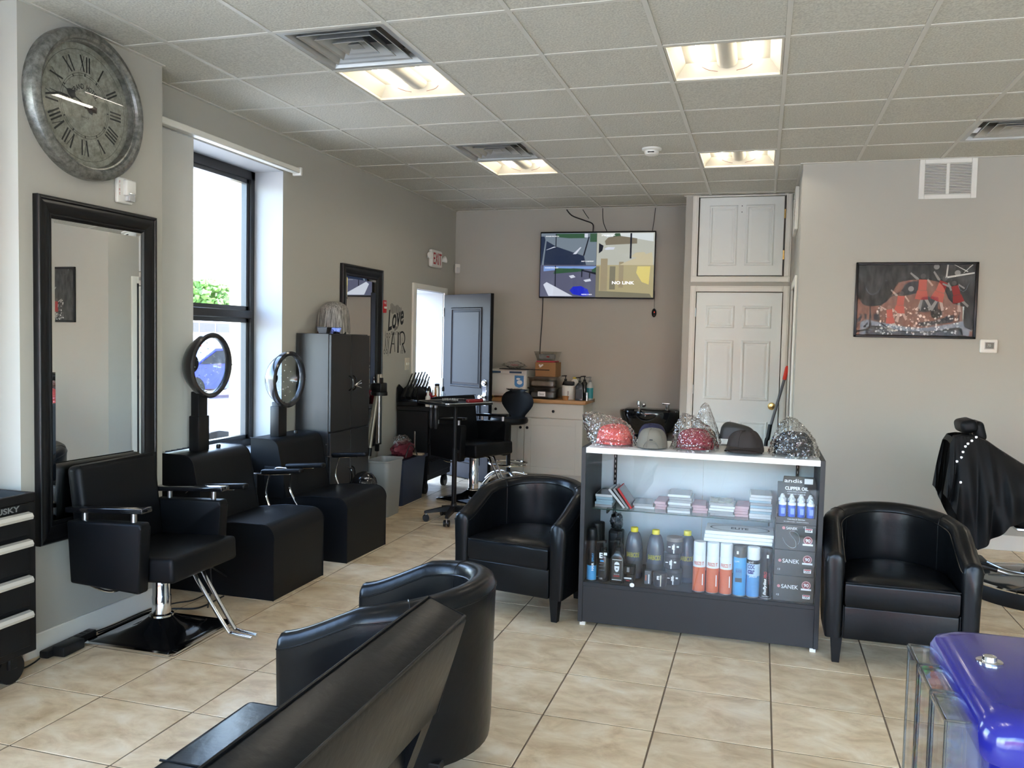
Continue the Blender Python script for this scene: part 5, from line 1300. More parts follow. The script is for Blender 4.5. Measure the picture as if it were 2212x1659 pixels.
MB().box((.01, -.068, .075), (.004, .001, .07)).build('print_line', INK, t, None); MB().box((.02, -.067, .075), (.003, .001, .04)).build('print_line', INK, t, None)
t2 = tag(MB().box((0, 0, 0), (.11, .07, .045), .012, 2).build('black_bowl', BLACKP), 'black dish balanced on the white tub', 'dish'); t2.location = (t.location.x+.01, CYF+.135, ZW+.1755)
t3 = thing('paper_cup', 'small tan cup in front of the white tub', 'cup', wp(1222, .02)); t3.location.y = CYF+.012
MB().lathe([(0, 0), (.03, 0), (.038, .042), (.040, .044), (.036, .040), (.028, .004), (0, .004)], 20, caps=False).build('cup_wall', mat('tan_paper', S(170, 120, 76), .6), t3)
pump_bottle('square black pump bottle at the front of worktop', wp(1252, .06), .045, .195, DKB, BLACKP, (GREYLAB, .1, .62), True)
pump_bottle('round black pump bottle behind the square one', wp(1262, .16), .04, .205, DKB, BLACKP)
pump_bottle('grey pump bottle with teal label at worktop end', wp(1274, .12), .036, .20, mat('pale_grey_bottle', S(170, 172, 168), .35), mat('grey_pump', S(120, 122, 120), .3), (mat('teal_label', S(40, 130, 135), .4), .12, .68))
bottle('small_tin', 'small silver tin at the front edge of worktop', wp(1268, .03), [(.014, 0), (.014, .085), (.012, .09), (0, .09)], STEEL, cat='tin')
tag(MB().box((0, 0, 0), (.16, .03, .006), .002, 1).build('flat_iron_plate', BLACKP), 'thin black strip sticking out over the worktop end', 'strip').location = (-1.80, CYF+.10, ZW+.004)

# ---- shampoo bowl
sh = thing('shampoo_bowl', 'glossy black shampoo bowl with chrome taps on back wall', 'basin', (-1.118, 8.92, 0))
def bowlr(k, z, dy=0): return [Vector((k*.31*math.cos(a)*(1-.10*max(0, math.sin(a))), k*(.25*math.sin(a))+dy, z)) for a in [2*PI*j/40 for j in range(40)]]
b = MB(); b.rings([bowlr(.50, .57, .02), bowlr(.72, .62, .01), bowlr(.9, .70), bowlr(.99, .79), bowlr(1.0, .825), bowlr(.985, .842), bowlr(.93, .838), bowlr(.88, .80), bowlr(.75, .70, .01), bowlr(.45, .645, .02), bowlr(.05, .635, .02)]); b.build('basin', BLACKG, sh)
MB().span((-.30, .16, .60), (.30, .42, .84), .03, 3).build('back_ledge', BLACKG, sh)
MB().span((-.16, -.02, 0), (.16, .42, .60), .02, 2).build('pedestal', BLACKM, sh)
MB().tube(smoothpath([(-.10, -.235, .80), (-.06, -.252, .765), (0, -.258, .75), (.06, -.252, .765), (.10, -.235, .80)], 6), .008, 8).build('neck_rest_rim', BLACKG, sh)
b = MB(); b.cyl((-.14, .22, .84), (-.14, .22, .90), .02, n=16); b.cyl((-.14, .22, .885), (-.14, .22, .92), .028, .022, 12); b.ball((-.085, .20, .885), .026, 14, 10); b.tube(smoothpath([(-.14, .21, .85), (-.13, .15, .855), (-.12, .10, .83)], 4), .012, 10); b.build('tap', CHROME, sh)
b = MB(); b.cyl((.165, .22, .84), (.165, .22, .89), .024, n=16); b.box((.155, .20, .905), (.085, .03, .018), .006, 2); b.build('mixer_handle', CHROME, sh)
MB().tube(smoothpath([(-.12, .1, .83), (-.10, -.05, .79), (-.06, -.12, .74)], 5), .009, 8).build('spray_hose', STEEL, sh)
# ---- long handled dustpan
dp = thing('lobby_dustpan', 'upright dustpan with grey pole and red grip by the door', 'dustpan', (.10, 8.52, 0))
top_ = Vector((.145, .08, 1.36)); bot = Vector((0, 0, .74)); 
MB().tube([bot, top_-Vector((.025, .015, .13))], .014, 12).build('pole', mat('grey_pole', S(96, 96, 98), .4), dp)
MB().tube([top_-Vector((.026, .016, .135)), top_-Vector((.004, .002, .02)), top_], [.018, .019, .012], 14).build('grip', mat('red_grip', S(215, 52, 30), .4), dp)
MB().tube(smoothpath([bot+Vector((.005, 0, .05)), (-.012, -.01, .66), (-.03, -.015, .60), (-.03, -.02, .2), (-.03, -.03, .12)], 5), [.02]*8+[.018]*13, 12).build('lower_pole', BLACKP, dp)
MB().span((-.17, -.14, 0), (.11, .04, .12), .02, 3).build('pan', BLACKP, dp)
# dark bag by the closet door, behind the caps
bx = thing('soft_case', 'dark grey soft case behind the caps on display case', 'case', (-.112, 4.93, .985), .0)
def cushf(u, v):
    x = (u-.5)*2; y = (v-.5)*2
    e = max(0, (1-x**4))**.5*max(0, (1-y**4))**.5
    return Vector((x*.105, y*.044, .04+(.085-.022*x)*e))
b = MB(); b.grid(cushf, 20, 14); b.grid(lambda u, v: Vector(((u-.5)*.21, (v-.5)*.088, 0.0)), 2, 2); b.build('case_body', mat('dark_grey_leather', (.016, .016, .015), .4, bump=(60, .3, 3, .002)), bx)
# ================================================================ display case
CG = mat('charcoal_laminate', S(50, 50, 51), .5, spec=.3, var=(6, .06)); WTOP = mat('white_laminate_top', S(238, 238, 236), .4); BACKP = mat('pale_grey_back_panel', S(196, 204, 208), .25, coat=.3)
KX0, KX1, KY0, KY1, KZ = -.918, .328, 4.476, 4.985, .985
kc = thing('display_case', 'charcoal glass fronted display case in the room centre', 'display case', ((KX0+KX1)/2, (KY0+KY1)/2, 0))
def KL(p): return (p[0]-(KX0+KX1)/2, p[1]-(KY0+KY1)/2, p[2])
def kpart(name, a, c, m, bev=.0015): return MB().span(KL(a), KL(c), bev, 1).build(name, m, kc, 38 if bev else None)
kpart('side_panel', (KX0, KY0, .02), (KX0+.024, KY1, KZ), CG); kpart('side_panel', (KX1-.024, KY0, .02), (KX1, KY1, KZ), CG)
kpart('kick_panel', (KX0+.024, KY0+.004, .022), (KX1-.024, KY0+.022, .222), CG); kpart('deck', (KX0+.024, KY0+.002, .222), (KX1-.024, KY1-.01, .243), CG)
kpart('top_panel', (KX0+.024, KY0+.002, .955), (KX1-.024, KY1, .984), WTOP)
for a, c in ((KX0+.024, -.30), (-.298, KX1-.024)): kpart('back_panel', (a, KY1-.02, .243), (c, KY1-.012, .955), BACKP, 0)
kpart('front_glass', (KX0+.024, KY0+.006, .243), (KX1-.024, KY0+.011, .955), GLASS, 0)
for sx in (KX0+.10, KX1-.12): 
    st_ = kpart('shelf_standard', (sx, KY1-.034, .25), (sx+.016, KY1-.02, .95), BLACKM, 0)
    b = MB()
    for k in range(22): b.box(KL((sx+.008, KY1-.0345, .28+k*.03)), (.004, .001, .014))
    b.build('slots', STEEL, st_, None)
kpart('glass_shelf', (KX0+.03, 4.665, .612), (.088, KY1-.022, .618), SHELFGLASS, 0)
kpart('shelf_edge', (KX0+.03, 4.663, .6125), (.088, 4.665, .6175), mat('green_glass_edge', (.03, .06, .05), .1), 0)
for sx in (KX0+.108, .07): kpart('shelf_bracket', (sx-.004, 4.70, .585), (sx+.004, KY1-.03, .611), BLACKM, 0)
for (x, y) in ((KX0+.01, KY0+.01), (KX1-.04, KY0+.01), (KX0+.01, KY1-.04), (KX1-.04, KY1-.04)): kpart('foot', (x, y, 0), (x+.03, y+.03, .021), WHITEP)
kpart('top_edge_trim', (KX0+.024, KY0, .955), (KX1-.024, KY0+.002, .984), WTOP, 0)
b = MB(); b.ball(KL((-.625, KY0+.003, .252)), (.013, .002, .012), 10, 8); b.build('tape_scrap', WINK, kc)
ZD = .2435; ZS = .6185
def cx7(x, Y): return at_y(1230+x*.2577, 1200, Y).x
# ---- spray cans along the front
def can(name, label, loc, r, h, m, capm, caph, group=None, bands=()):
    t = thing(name, label, 'spray can', loc, group=group); hb_ = h-caph
    MB().lathe([(0, .0), (r*.94, 0), (r, .004), (r, hb_-.008), (r*.93, hb_)], 28, caps=False).build('can_body', m, t)
    MB().lathe([(r*.97, hb_-.002), (r*.97, h-.006), (r*.9, h), (0, h)], 28, caps=False).build('cap', capm, t)
    MB().lathe([(r*.96, 0), (r+.0008, .002), (r+.0008, .006), (r*.96, .007)], 28, caps=False).build('base_rim', STEEL, t)
    for z0, z1, bm in bands: MB().lathe([(r+.0005, z0), (r+.0005, z1)], 28, caps=False).build('label_band', bm, t)
    return t
ORC = mat('orange_can_print', S(206, 104, 66), .4); WCAP = mat('white_cap', S(226, 228, 230), .35); BLUEC = mat('sky_blue_print', S(74, 158, 214), .4); NAVYI = mat('navy_print', S(36, 36, 120), .5)
for k, x in enumerate((-.278, -.208, -.140)):
    t = can('hairspray_can', 'orange spray can with white cap, %s of three' % ('leftmost', 'middle', 'rightmost')[k], (x, 4.532, ZD), .0325, .268, WCAP, WCAP, .07, 'orange spray cans', [(.006, .135+.0*k, ORC)])
    fm = face_ny(Vector((0, -.0325, 0)))
    text('MOUSSE' if 0 else 'FREEZE IT', t, ORC, fm @ T((0, .156, .0)), w=.055, h=.018, wrap=.0325, bold=.02, ext=.0009)
    MB().box((.02, -.0262, .07), (.006, .002, .06)).build('print_panel', WCAP, t, None).rotation_euler = (0, 0, 0)
t = can('blade_spray_can', 'sky blue spray can with dark grey cap', (-.070, 4.532, ZD), .0335, .262, BLUEC, mat('dark_grey_cap', S(74, 70, 66), .4), .055)
fm = face_ny(Vector((0, -.0335, 0)))
MB().box((-.004, -.0338, .125), (.034, .0012, .05)).build('label_panel', mat('mid_blue', S(84, 140, 180), .4), t, None); text('BLADE', t, NAVYI, fm @ T((-.004, .135, .0016)), w=.028, h=.012); MB().box((-.004, -.0342, .088), (.034, .001, .022)).build('label_panel', GREYLAB, t, None)
text('CLIPPER', t, WINK, fm @ T((-.012, .185, 0)), w=.03, h=.008, wrap=.0335, ext=.001); MB().box((-.012, -.033, .232), (.010, .002, .016)).build('price_sticker', WINK, t, None)
t = can('cooling_spray_can', 'blue and white cooling spray can with white cap', (-.002, 4.534, ZD), .0335, .262, mat('cool_blue_print', S(88, 150, 205), .4, var=(9, .3)), WCAP, .062, bands=[(.178, .198, BLACKP), (.115, .178, mat('pale_blue_print', S(180, 205, 225), .4))])
text('andis', t, WINK, fm @ T((-.008, .188, 0)), w=.034, h=.012, wrap=.0335, ext=.0016); text('COOL', t, NAVYI, fm @ T((-.004, .163, 0)), w=.046, h=.022, wrap=.0335, bold=.03, ext=.0016); text('care', t, NAVYI, fm @ T((-.004, .136, 0)), w=.046, h=.021, wrap=.0335, bold=.03, ext=.0016); text('plus', t, WINK, fm @ T((0, .112, 0)), w=.04, h=.014, wrap=.0335, shear=.3, ext=.0016)
t = can('shine_spray_can', 'black spray can with red and white lettering', (.0635, 4.532, ZD), .0315, .262, BLACKP, BLACKP, .05)
fm = face_ny(Vector((0, -.0315, 0))) @ RZ(PI/2)
text('BaByliss', t, WINK, fm @ T((.065, .004, .0012)), w=.085, h=.018, shear=.25, bold=.02); text('PRO', t, REDINK, fm @ T((.128, .004, .0012)), w=.034, h=.016, shear=.2, bold=.02); text('HAIR SHINE', t, mat('maroon_print', S(120, 70, 76), .5), fm @ T((.11, -.014, .0012)), w=.06, h=.007); MB().box((.005, -.0325, .225), (.010, .001, .018)).build('price_sticker', WINK, t, None)
text('HAIR SPRAY', t, WINK, face_ny(Vector((0, -.0325, .016))), w=.035, h=.006)
t = can('hairspray_can', 'tall black hair spray can with blue lower half at left end', (-.858, 4.535, ZD), .026, .285, BLACKP, BLACKP, .07, bands=[(.005, .085, BLUEC)])
fm = face_ny(Vector((0, -.026, 0))) @ RZ(PI/2); text('HAIR', t, WINK, fm @ T((.08, -.010, .0012)), w=.045, h=.013, bold=.03); text('SPRAY', t, BLUEC, fm @ T((.132, -.010, .0012)), w=.048, h=.012)
can('dark_spray_can', 'plain black spray can behind the hair spray can', (-.85, 4.62, ZD), .028, .30, BLACKP, BLACKP, .07)
can('dark_spray_can', 'second plain black can deeper in the left corner', (-.848, 4.705, ZD), .028, .29, BLACKP, BLACKP, .07)
t = pump_bottle('black gel pump bottle with white letter on its front', (-.792, 4.545, ZD), .031, .165, DKB, BLACKP)
fm = face_ny(Vector((0, -.031, 0)))
text('E', t, WINK, fm @ T((-.012, .145, 0)), w=.018, h=.030, wrap=.031, bold=.04, ext=.001); MB().box((.012, -.0305, .155), (.018, .002, .014)).build('white_tag', WINK, t, None); text('GEL', t, WINK, fm @ T((-.008, .018, 0)), w=.018, h=.009, wrap=.031, ext=.001)
for z in (.10, .085, .065): MB().box((-.006, -.031, z), (.03, .0012, .002)).build('print_line', mat('grey_print', S(120, 125, 130), .5), t, None)
MB().box((-.006, -.031, .115), (.02, .0012, .008)).build('print_block', BLUEC, t, None)
t = pump_bottle('black square pump bottle with white bearded face emblem', (-.716, 4.545, ZD), .038, .175, DKB, BLACKP, None, True)
yl = -.038*.62
MB().box((0, yl-.0008, .075), (.052, .001, .11)).build('label_band', mat('black_label', (.03, .03, .03), .5), t, None)
for z in (.128, .017): MB().box((0, yl-.0014, z), (.052, .001, .003)).build('label_line', WINK, t, None)
fm = face_ny(Vector((0, yl-.0014, .09)))
MB().flat([(x, y) for x, y in ((-.014, .012), (-.011, .022), (0, .027), (.011, .022), (.014, .012), (.013, -.014), (.007, -.027), (0, -.030), (-.007, -.027), (-.013, -.014))], fm).build('emblem_head', WINK, t, None)
MB().flat([(-.013, .003), (.013, .003), (.013, .010), (-.013, .010)], fm @ T((0, 0, .0004))).build('emblem_glasses', INK, t, None); MB().flat([(-.006, -.015), (.006, -.015), (.004, -.010), (-.004, -.010)], fm @ T((0, 0, .0004))).build('emblem_mouth', INK, t, None)
text('BEARD OIL', t, WINK, fm @ T((0, -.042, 0)), w=.03, h=.004); text('BARBER', t, REDINK, fm @ T((0, -.052, 0)), w=.034, h=.008, bold=.02)
pump_bottle('black pump bottle behind the bearded face bottle', (-.732, 4.645, ZD), .034, .20, DKB, BLACKP)
fl_ = tag(MB().grid(crumple((-.762, 4.765, ZD+.289), (.036, .042, .046), .35, 5.7), 22, 14, closeu=True).build('plastic_bag', glassmat('dark_film', (.45, .46, .48), 1.6, 2.0, .1, (60, .8))), 'dark crumpled plastic bag above the pump bottles', 'bag')
MB().box((-.762, 4.765, ZD+.121), (.08, .08, .24), .01, 2).build('black_carton', BLACKP); tag(bpy.data.objects['black_carton'], 'black carton under the crumpled bag in the case', 'box')
# ---- disinfectant bottles
BARB = mat('slate_blue_liquid', S(84, 90, 102), .25, coat=.2); YEL = mat('yellow_cap_plastic', S(228, 208, 50), .4); YLI = mat('yellow_print', S(190, 178, 60), .5)
for k, (px, Y, word) in enumerate(((540, 4.68, 'BARBICIDE'), (720, 4.66, 'BARBICIDE'), (985, 4.70, 'BARBICIDE'))):
    t = thing('disinfectant_bottle', ('left blue bottle with yellow cap inside the case', 'middle blue bottle with yellow cap inside the case', 'right blue bottle with yellow cap partly behind the jars')[k], 'bottle', (cx7(px, Y), Y, ZD), group='blue bottles with yellow caps')
    MB().lathe([(0, 0), (.046, 0), (.05, .008), (.05, .15), (.044, .20), (.035, .238), (.028, .252), (.018, .258)], 28, caps=False).build('bottle_body', BARB, t)
    MB().lathe([(.021, .255), (.021, .278), (.019, .281), (0, .281)], 20, caps=False).build('cap', YEL, t); text(word, t, YLI, face_ny(Vector((0, -.05, .135))), w=.075, h=.026, wrap=.05, bold=.01, ext=.0009)
    MB().lathe([(.0505, .03), (.0505, .10)], 28, caps=False).build('label_band', GREYLAB, t)
# ---- jars and small boxes
JAR = mat('charcoal_jar', S(58, 60, 66), .3, coat=.3); JL = mat('brown_grey_lid', S(120, 108, 100), .5)
for k in range(3):
    t = thing('styling_jar', ('bottom', 'middle', 'top')[k]+' charcoal jar of the stack with white letter', 'jar', (cx7(880, 4.63)+(.0, -.012, .0)[k], 4.63, ZD+k*.086), group='stacked charcoal jars')
    MB().lathe([(0, 0), (.042, 0), (.045, .005), (.045, .062), (.043, .064)], 26, caps=False).build('jar_body', JAR, t); MB().lathe([(.046, .064), (.046, .083), (.043, .0855), (0, .0855)], 26, caps=False).build('lid', JAR if k < 2 else JL, t)
    fm = face_ny(Vector((0, -.045, .035))); text('E', t, WINK, fm @ T((-.002, 0, 0)), w=.015, h=.022, wrap=.045, bold=.04, ext=.001); MB().box((.02, -.0415, .04), (.013, .002, .009)).build('white_tag', WINK, t, None); MB().box((-.022, -.0405, .036), (.018, .002, .005)).build('print_line', WINK, t, None); MB().box((0, -.0458, .028), (.006, .001, .05)).build('seal_tape', WINK, t, None)
for k in range(2):
    t = thing('small_carton', ('lower', 'upper')[k]+' small black carton under the left blue bottle', 'box', (cx7(502, 4.575), 4.575, ZD+k*.047)); MB().span((-.034, -.03, 0), (.034, .03, .045), .002, 1).build('carton', BLACKP, t)
    MB().box((0, -.0305, .025), (.04 if k == 0 else .014, .001, .008 if k == 0 else .026)).build('print_block', WINK if k == 0 else mat('silver_block', S(150, 150, 150), .3), t, None)
    if k == 0: MB().box((0, -.0305, .012), (.02, .001, .004)).build('print_line', REDINK, t, None)
t = thing('small_jar', 'short dark jar with white letter in front of middle bottle', 'jar', (cx7(765, 4.56), 4.56, ZD)); MB().lathe([(0, 0), (.034, 0), (.036, .004), (.036, .05), (.038, .052), (.038, .072), (0, .074)], 24, caps=False).build('jar_body', JAR, t); text('E', t, WINK, face_ny(Vector((-.006, -.036, .05))), w=.014, h=.02, bold=.04, ext=.002); MB().box((.008, -.0375, .035), (.005, .001, .06)).build('seal_tape', mat('cream_print', S(220, 214, 190), .5), t, None)
t = thing('tube_box', 'narrow clear carton with orange mark beside small jar', 'box', (cx7(665, 4.57), 4.57, ZD)); MB().span((-.018, -.015, 0), (.018, .015, .075), .002, 1).build('carton', mat('grey_carton', S(96, 98, 104), .4), t); MB().box((-.01, -.0155, .035), (.005, .001, .03)).build('orange_mark', ORC, t, None); MB().box((.006, -.0155, .03), (.005, .001, .05)).build('white_mark', WINK, t, None)
# ---- flat white boxes lying on the cans
for k in range(3):
    w = tag(MB().span((-.175, -.10, 0), (.175, .10, .0185), .0015, 1).build('white_board_box', WCAP), 'flat white box, %s of the three lying on the cans' % ('lowest', 'middle', 'topmost')[k], 'box'); w.location = (-.085+.003*k, 4.645, ZD+.269+k*.0195)
t = bpy.data.objects['white_board_box.002']
bb = MB(); n = 48; bb.rings([[Vector((r*.155*math.cos(2*PI*j/n), r*.075*math.sin(2*PI*j/n), .0189)) for j in range(n)] for r in (.94, 1.0)], False, False, False); bb.build('oval_print', GREYLAB, t, None); text('ELITE', t, GREYLAB, T((0, 0, .019)), w=.09, h=.05, bold=.03)
# ---- neck strip boxes
for k in range(3):
    t = thing('neck_strip_box', ('bottom', 'middle', 'top')[k]+' dark box with white lettering at the right end of case', 'box', (.1990+(.0, .001, .0)[k], 4.60, ZD+k*.1335), group='dark boxes stacked at the right end')
    MB().span((-.100, -.085, 0), (.100, .085, .132), .002, 1).build('carton', mat('dark_olive_carton', S(56, 55, 52), .5), t)
    fm = face_ny(Vector((0, -.0856, 0))); 
    zt = .075 if k < 2 else .112
    text('SANEK', t, WINK, fm @ T((-.018, zt, 0)), w=.082 if k < 2 else .055, h=.021 if k < 2 else .014, bold=.005)
    bb = MB(); bb.lathe([(0, 0), (.008, 0), (.008, .0004), (0, .0004)], 16, fm @ T((-.072 if k < 2 else -.058, zt, 0))); bb.build('brand_dot', mat('pink_print', S(200, 130, 130), .5), t, None)
    bb = MB(); bb.lathe([(.017, 0), (.022, 0), (.022, .0004), (.017, .0004)], 28, fm @ T((.062, .09 if k < 2 else .055, 0)), caps=False); bb.build('badge_ring', mat('pink_ring', S(196, 150, 150), .5), t, None); bb = MB(); bb.lathe([(0, 0), (.0165, 0), (.0165, .0005), (0, .0005)], 24, fm @ T((.062, .09 if k < 2 else .055, 0))); bb.build('badge_disc', mat('wine_print', S(120, 40, 48), .5), t, None)
    text('90', t, WINK, fm @ T((.062, .09 if k < 2 else .055, .0007)), w=.024, h=.019, bold=.02); MB().box((.062, -.0866, (.068 if k < 2 else .033)), (.05, .001, .009)).build('badge_ribbon', WINK, t, None)
    MB().box((.064, -.0862, .03 if k < 2 else .107), (.036, .001, .020)).build('origin_tag', WINK, t, None); text('USA', t, INK, fm @ T((.064, .028 if k < 2 else .105, .0016)), w=.026, h=.009, bold=.03); MB().box((.064, -.0868, .036 if k < 2 else .113), (.032, .0008, .005)).build('tag_stripe', REDINK, t, None)
    text('12', t, WINK, fm @ T((-.075 if k < 2 else .045, .03 if k < 2 else .122, 0)), w=.012, h=.009)
    if k == 2:
        pts = smoothpath([(-.062, .062, 0), (-.045, .030, 0), (-.015, .012, 0), (.004, .022, 0), (.0, .050, 0), (-.02, .075, 0), (-.028, .092, 0), (-.012, .099, 0), (.012, .085, 0), (.022, .055, 0), (.014, .032, 0)], 6)
        bb = MB(); bb.tube([fm @ p for p in pts], [.0035+.006*math.sin(PI*min(1, i/len(pts)*1.0))*abs(math.sin(2*PI*i/len(pts))) for i in range(len(pts))], 6, flat=.08); bb.build('ribbon_emblem', WINK, t)
# ---- oil bottle counter display
od = thing('oil_display_box', 'black cardboard counter display for small oil bottles', 'display box', (.200, 4.60, ZD+.401))
KD = mat('black_card', S(48, 46, 43), .5)
bb = MB(); bb.prism([(-.095, 0), (.095, 0), (.095, .20), (.085, .235), (-.065, .235), (-.07, .205), (-.095, .205)], .004, face_ny(Vector((0, .0, 0)))); bb.build('header_card', KD, od, None)
bb = MB(); bb.span((-.098, -.085, 0), (.098, 0, .035), .001, 1); bb.span((-.098, -.085, 0), (-.094, 0, .10)); bb.span((.094, -.085, 0), (.098, 0, .10)); bb.build('tray', KD, od, None)
fm = face_ny(Vector((0, -.0045, 0))); text('andis', od, WINK, fm @ T((-.018, .212, 0)), w=.088, h=.020, bold=.01); MB().box((.058, -.005, .212), (.042, .001, .028)).build('white_patch', WCAP, od, None)
text('CLIPPER OIL', od, WINK, fm @ T((0, .172, 0)), w=.115, h=.018, bold=.03); text('ACEITE PARA LA NAVAJA', od, WINK, fm @ T((0, .154, 0)), w=.095, h=.007); text('HUILE POUR TONDEUSE', od, WINK, fm @ T((0, .142, 0)), w=.088, h=.007)
fm2 = face_ny(Vector((0, -.0856, 0))); text('Colorless & Odorless', od, WINK, fm2 @ T((0, .026, 0)), w=.085, h=.008); text('Sin color ni olor - Incolore inodore', od, WINK, fm2 @ T((0, .013, 0)), w=.12, h=.005)
OILB = mat('blue_oil_bottle', S(40, 84, 190), .3)
for r in range(2):
    for k in range(4):
        t = thing('oil_bottle', 'small blue oil bottle with white nozzle, %s row, %s' % (('front', 'back')[r], ('first from left', 'second from left', 'second from right', 'first from right')[k]), 'bottle', (.200-.069+.046*k, 4.60-.064+.0395*r, ZD+.401+.0355+.014*r), group='blue oil bottles')
        MB().lathe([(0, 0), (.018, 0), (.019, .003), (.019, .062), (.016, .066)], 18, caps=False).build('bottle_body', OILB, t); MB().lathe([(.020, .06), (.020, .072), (.014, .076), (.012, .084), (.006, .096), (0, .097)], 18, caps=False).build('cap', WCAP, t)
        MB().box((.004, -.012, .086), (.014, .02, .012), .004, 1).build('nozzle', WCAP, t); MB().box((.003, -.0188, .03), (.018, .001, .03)).build('paper_label', mat('pale_blue_label', S(120, 150, 215), .4), t, None)
# ---- disc cases on the glass shelf
DM = [mat('disc_case_white', S(206, 208, 210), .35), mat('disc_case_grey', S(150, 150, 152), .3), mat('disc_case_blue', S(150, 175, 190), .3), mat('disc_case_pink', S(196, 160, 166), .4)]
CV = [mat('disc_cover_brown', S(120, 104, 92), .2, var=(30, .5)), mat('disc_cover_green', S(128, 128, 100), .2, var=(30, .5)), mat('disc_cover_grey', S(86, 86, 90), .2, var=(30, .5)), mat('disc_cover_pink', S(176, 120, 130), .3, var=(30, .4))]
def disc_stack(x0, x1, n, where, cv, mi, h=.0145, Y=4.70, dep=.185, seed=0):
    random.seed(seed); xa, xb = cx7(x0, Y), cx7(x1, Y); w = xb-xa
    cm = MB().span((-w/2, 0, 0), (w/2, dep, h-.0008), .0008, 1).mesh('disc_case', None); cm.materials.append(None)
    for k in range(n):
        last = k == n-1
        o = thing('disc_case', ('topmost disc case of the stack '+where) if last else ('disc case, %s from the bottom, in the stack ' % ('first', 'second', 'third', 'fourth', 'fifth', 'sixth', 'seventh', 'eighth')[k]+where), 'disc case', ((xa+xb)/2+random.uniform(-.006, .006), Y+random.uniform(0, .01), ZS+k*h), random.uniform(-.05, .05), group='disc cases in the stack '+where)
        MB().span((-w/2, 0, 0), (w/2, dep, h-.0008), .0008, 1).build('case_body', DM[mi if mi is not None else random.choice((0, 0, 1, 2))], o)
        if last: MB().box((0, dep/2, h-.0006), (w*.94, dep*.96, .0006)).build('cover_print', CV[cv], o, None)
disc_stack(206, 348, 5, 'at the left end of shelf', 2, None, seed=1)
disc_stack(520, 690, 2, 'behind the leaning cases', 2, None, Y=4.74, seed=2)
disc_stack(705, 800, 3, 'left of the grey stack', 3, 3, Y=4.76, seed=3)
disc_stack(815, 1005, 7, 'with grey cover left of middle', 2, None, seed=4)
disc_stack(1015, 1140, 3, 'of pink cases at shelf middle', 3, 3, Y=4.74, seed=5)
disc_stack(1160, 1368, 5, 'with green cover right of the middle', 1, None, seed=6)
disc_stack(1376, 1492, 4, 'of pink cases beside tallest stack', 3, 3, Y=4.73, seed=7)
disc_stack(1500, 1682, 9, 'that is tallest near the oil display', 0, None, seed=8)
for k in range(3):
    o = thing('leaning_disc_case', 'disc case leaning in the middle of the shelf, %s' % ('lowest, red edged', 'middle', 'uppermost')[k], 'disc case', (cx7(500, 4.69)-.020*k, 4.69, ZS+.002)); o.rotation_euler = (0, .95-.05*k, 0)
    MB().span((-.135, 0, 0), (0, .18, .012), .0008, 1).build('case_body', (REDINK, DM[1], DM[0])[k], o); MB().box((-.0675, .09, .0122), (.125, .172, .0006)).build('cover_print', CV[(2, 0, 2)[k]], o, None)

# ================================================================ caps on top of the case
def cap(label, px, py, m, back=False, rz=0, s=1.0, dy=.10, zoff=0, soft=.0, wx=1.0, bl=1.0, Y=None):
    p = at_z(1230+px*.2577, 860+py*.2577, KZ)
    if Y: p = at_y(1230+px*.2577, 860+py*.2577, Y); dy = 0
    t = thing('baseball_cap', label, 'cap', (p.x, p.y+dy, KZ+.004+zoff), rz+(PI if back else 0)); t.scale = (s*wx, s, s*.97)
    def crown(u, v):
        a = 2*PI*u; q = v
        r = math.cos(q*PI/2)**.55; z = math.sin(q*PI/2)
        k = 1+.012*math.cos(6*a)+soft*noise.noise(Vector((math.cos(a)*2, math.sin(a)*2, q*3+px)))
        return Vector((.088*r*math.cos(a)*k, .102*r*math.sin(a)*k-.0, .003+.112*z*k-.018*r*math.cos(a)**2*0))
    MB().grid(crown, 48, 14, closeu=True).build('crown', m, t, 60)
    for k in range(6):
        pts = [Vector(crown(k/6+.5/12, .02+.96*j/12)) for j in range(13)]; MB().tube([Vector((q.x*1.005, q.y*1.005, q.z+.0006)) for q in pts], .0013, 4).build('panel_seam', m, t)
    MB().ball((0, 0, .1155), (.008, .008, .004), 10, 6).build('top_button', m, t)
    def brim(u, v):
        a = PI+PI*(.10+.80*u); r0 = Vector((.088*math.cos(a), .102*math.sin(a), 0)); ln = .062*bl*math.sin(PI*(.0+u))**.6
        d = Vector((math.cos(a)*.35, math.sin(a), 0)).normalized(); pnt = r0*.99+d*ln*v
        return Vector((pnt.x, pnt.y, .014-.03*v*(abs(2*u-1)**2)*1.0+.004*(1-v)))
    b = MB(); b.grid(brim, 20, 5); b.grid(lambda u, v: brim(u, v)-Vector((0, 0, .003)), 20, 5); bo = b.build('brim', m, t, 60); bo.location.z = .016
    if back:
        pass
    return t
def cloth(name, c, sp=.3): return mat(name, c, .8, spec=sp, bump=(300, .3, 3, .001))
SAL = cloth('salmon_cap_cloth', S(222, 92, 88)); GRY = cloth('grey_cap_cloth', S(118, 114, 104)); NAV = cloth('navy_cap_cloth', S(40, 40, 66)); MAR = cloth('maroon_cap_cloth', S(140, 38, 58)); GRN = cloth('dark_green_cap_cloth', S(46, 56, 46)); BRN = cloth('dark_brown_cap_cloth', S(52, 46, 44)); RST = cloth('rust_cap_cloth', S(140, 76, 52)); DNV = cloth('black_navy_cap_cloth', S(34, 38, 48))
cap('salmon red cap at the left end of the display case top', 345, 408, SAL, back=False, rz=.12, s=.96, soft=.07, wx=1.2, dy=.13, bl=.75)
t = cap('grey cap turned backwards between the salmon and maroon caps', 668, 440, GRY, back=True, rz=.05, s=.93, dy=.125, bl=.6)
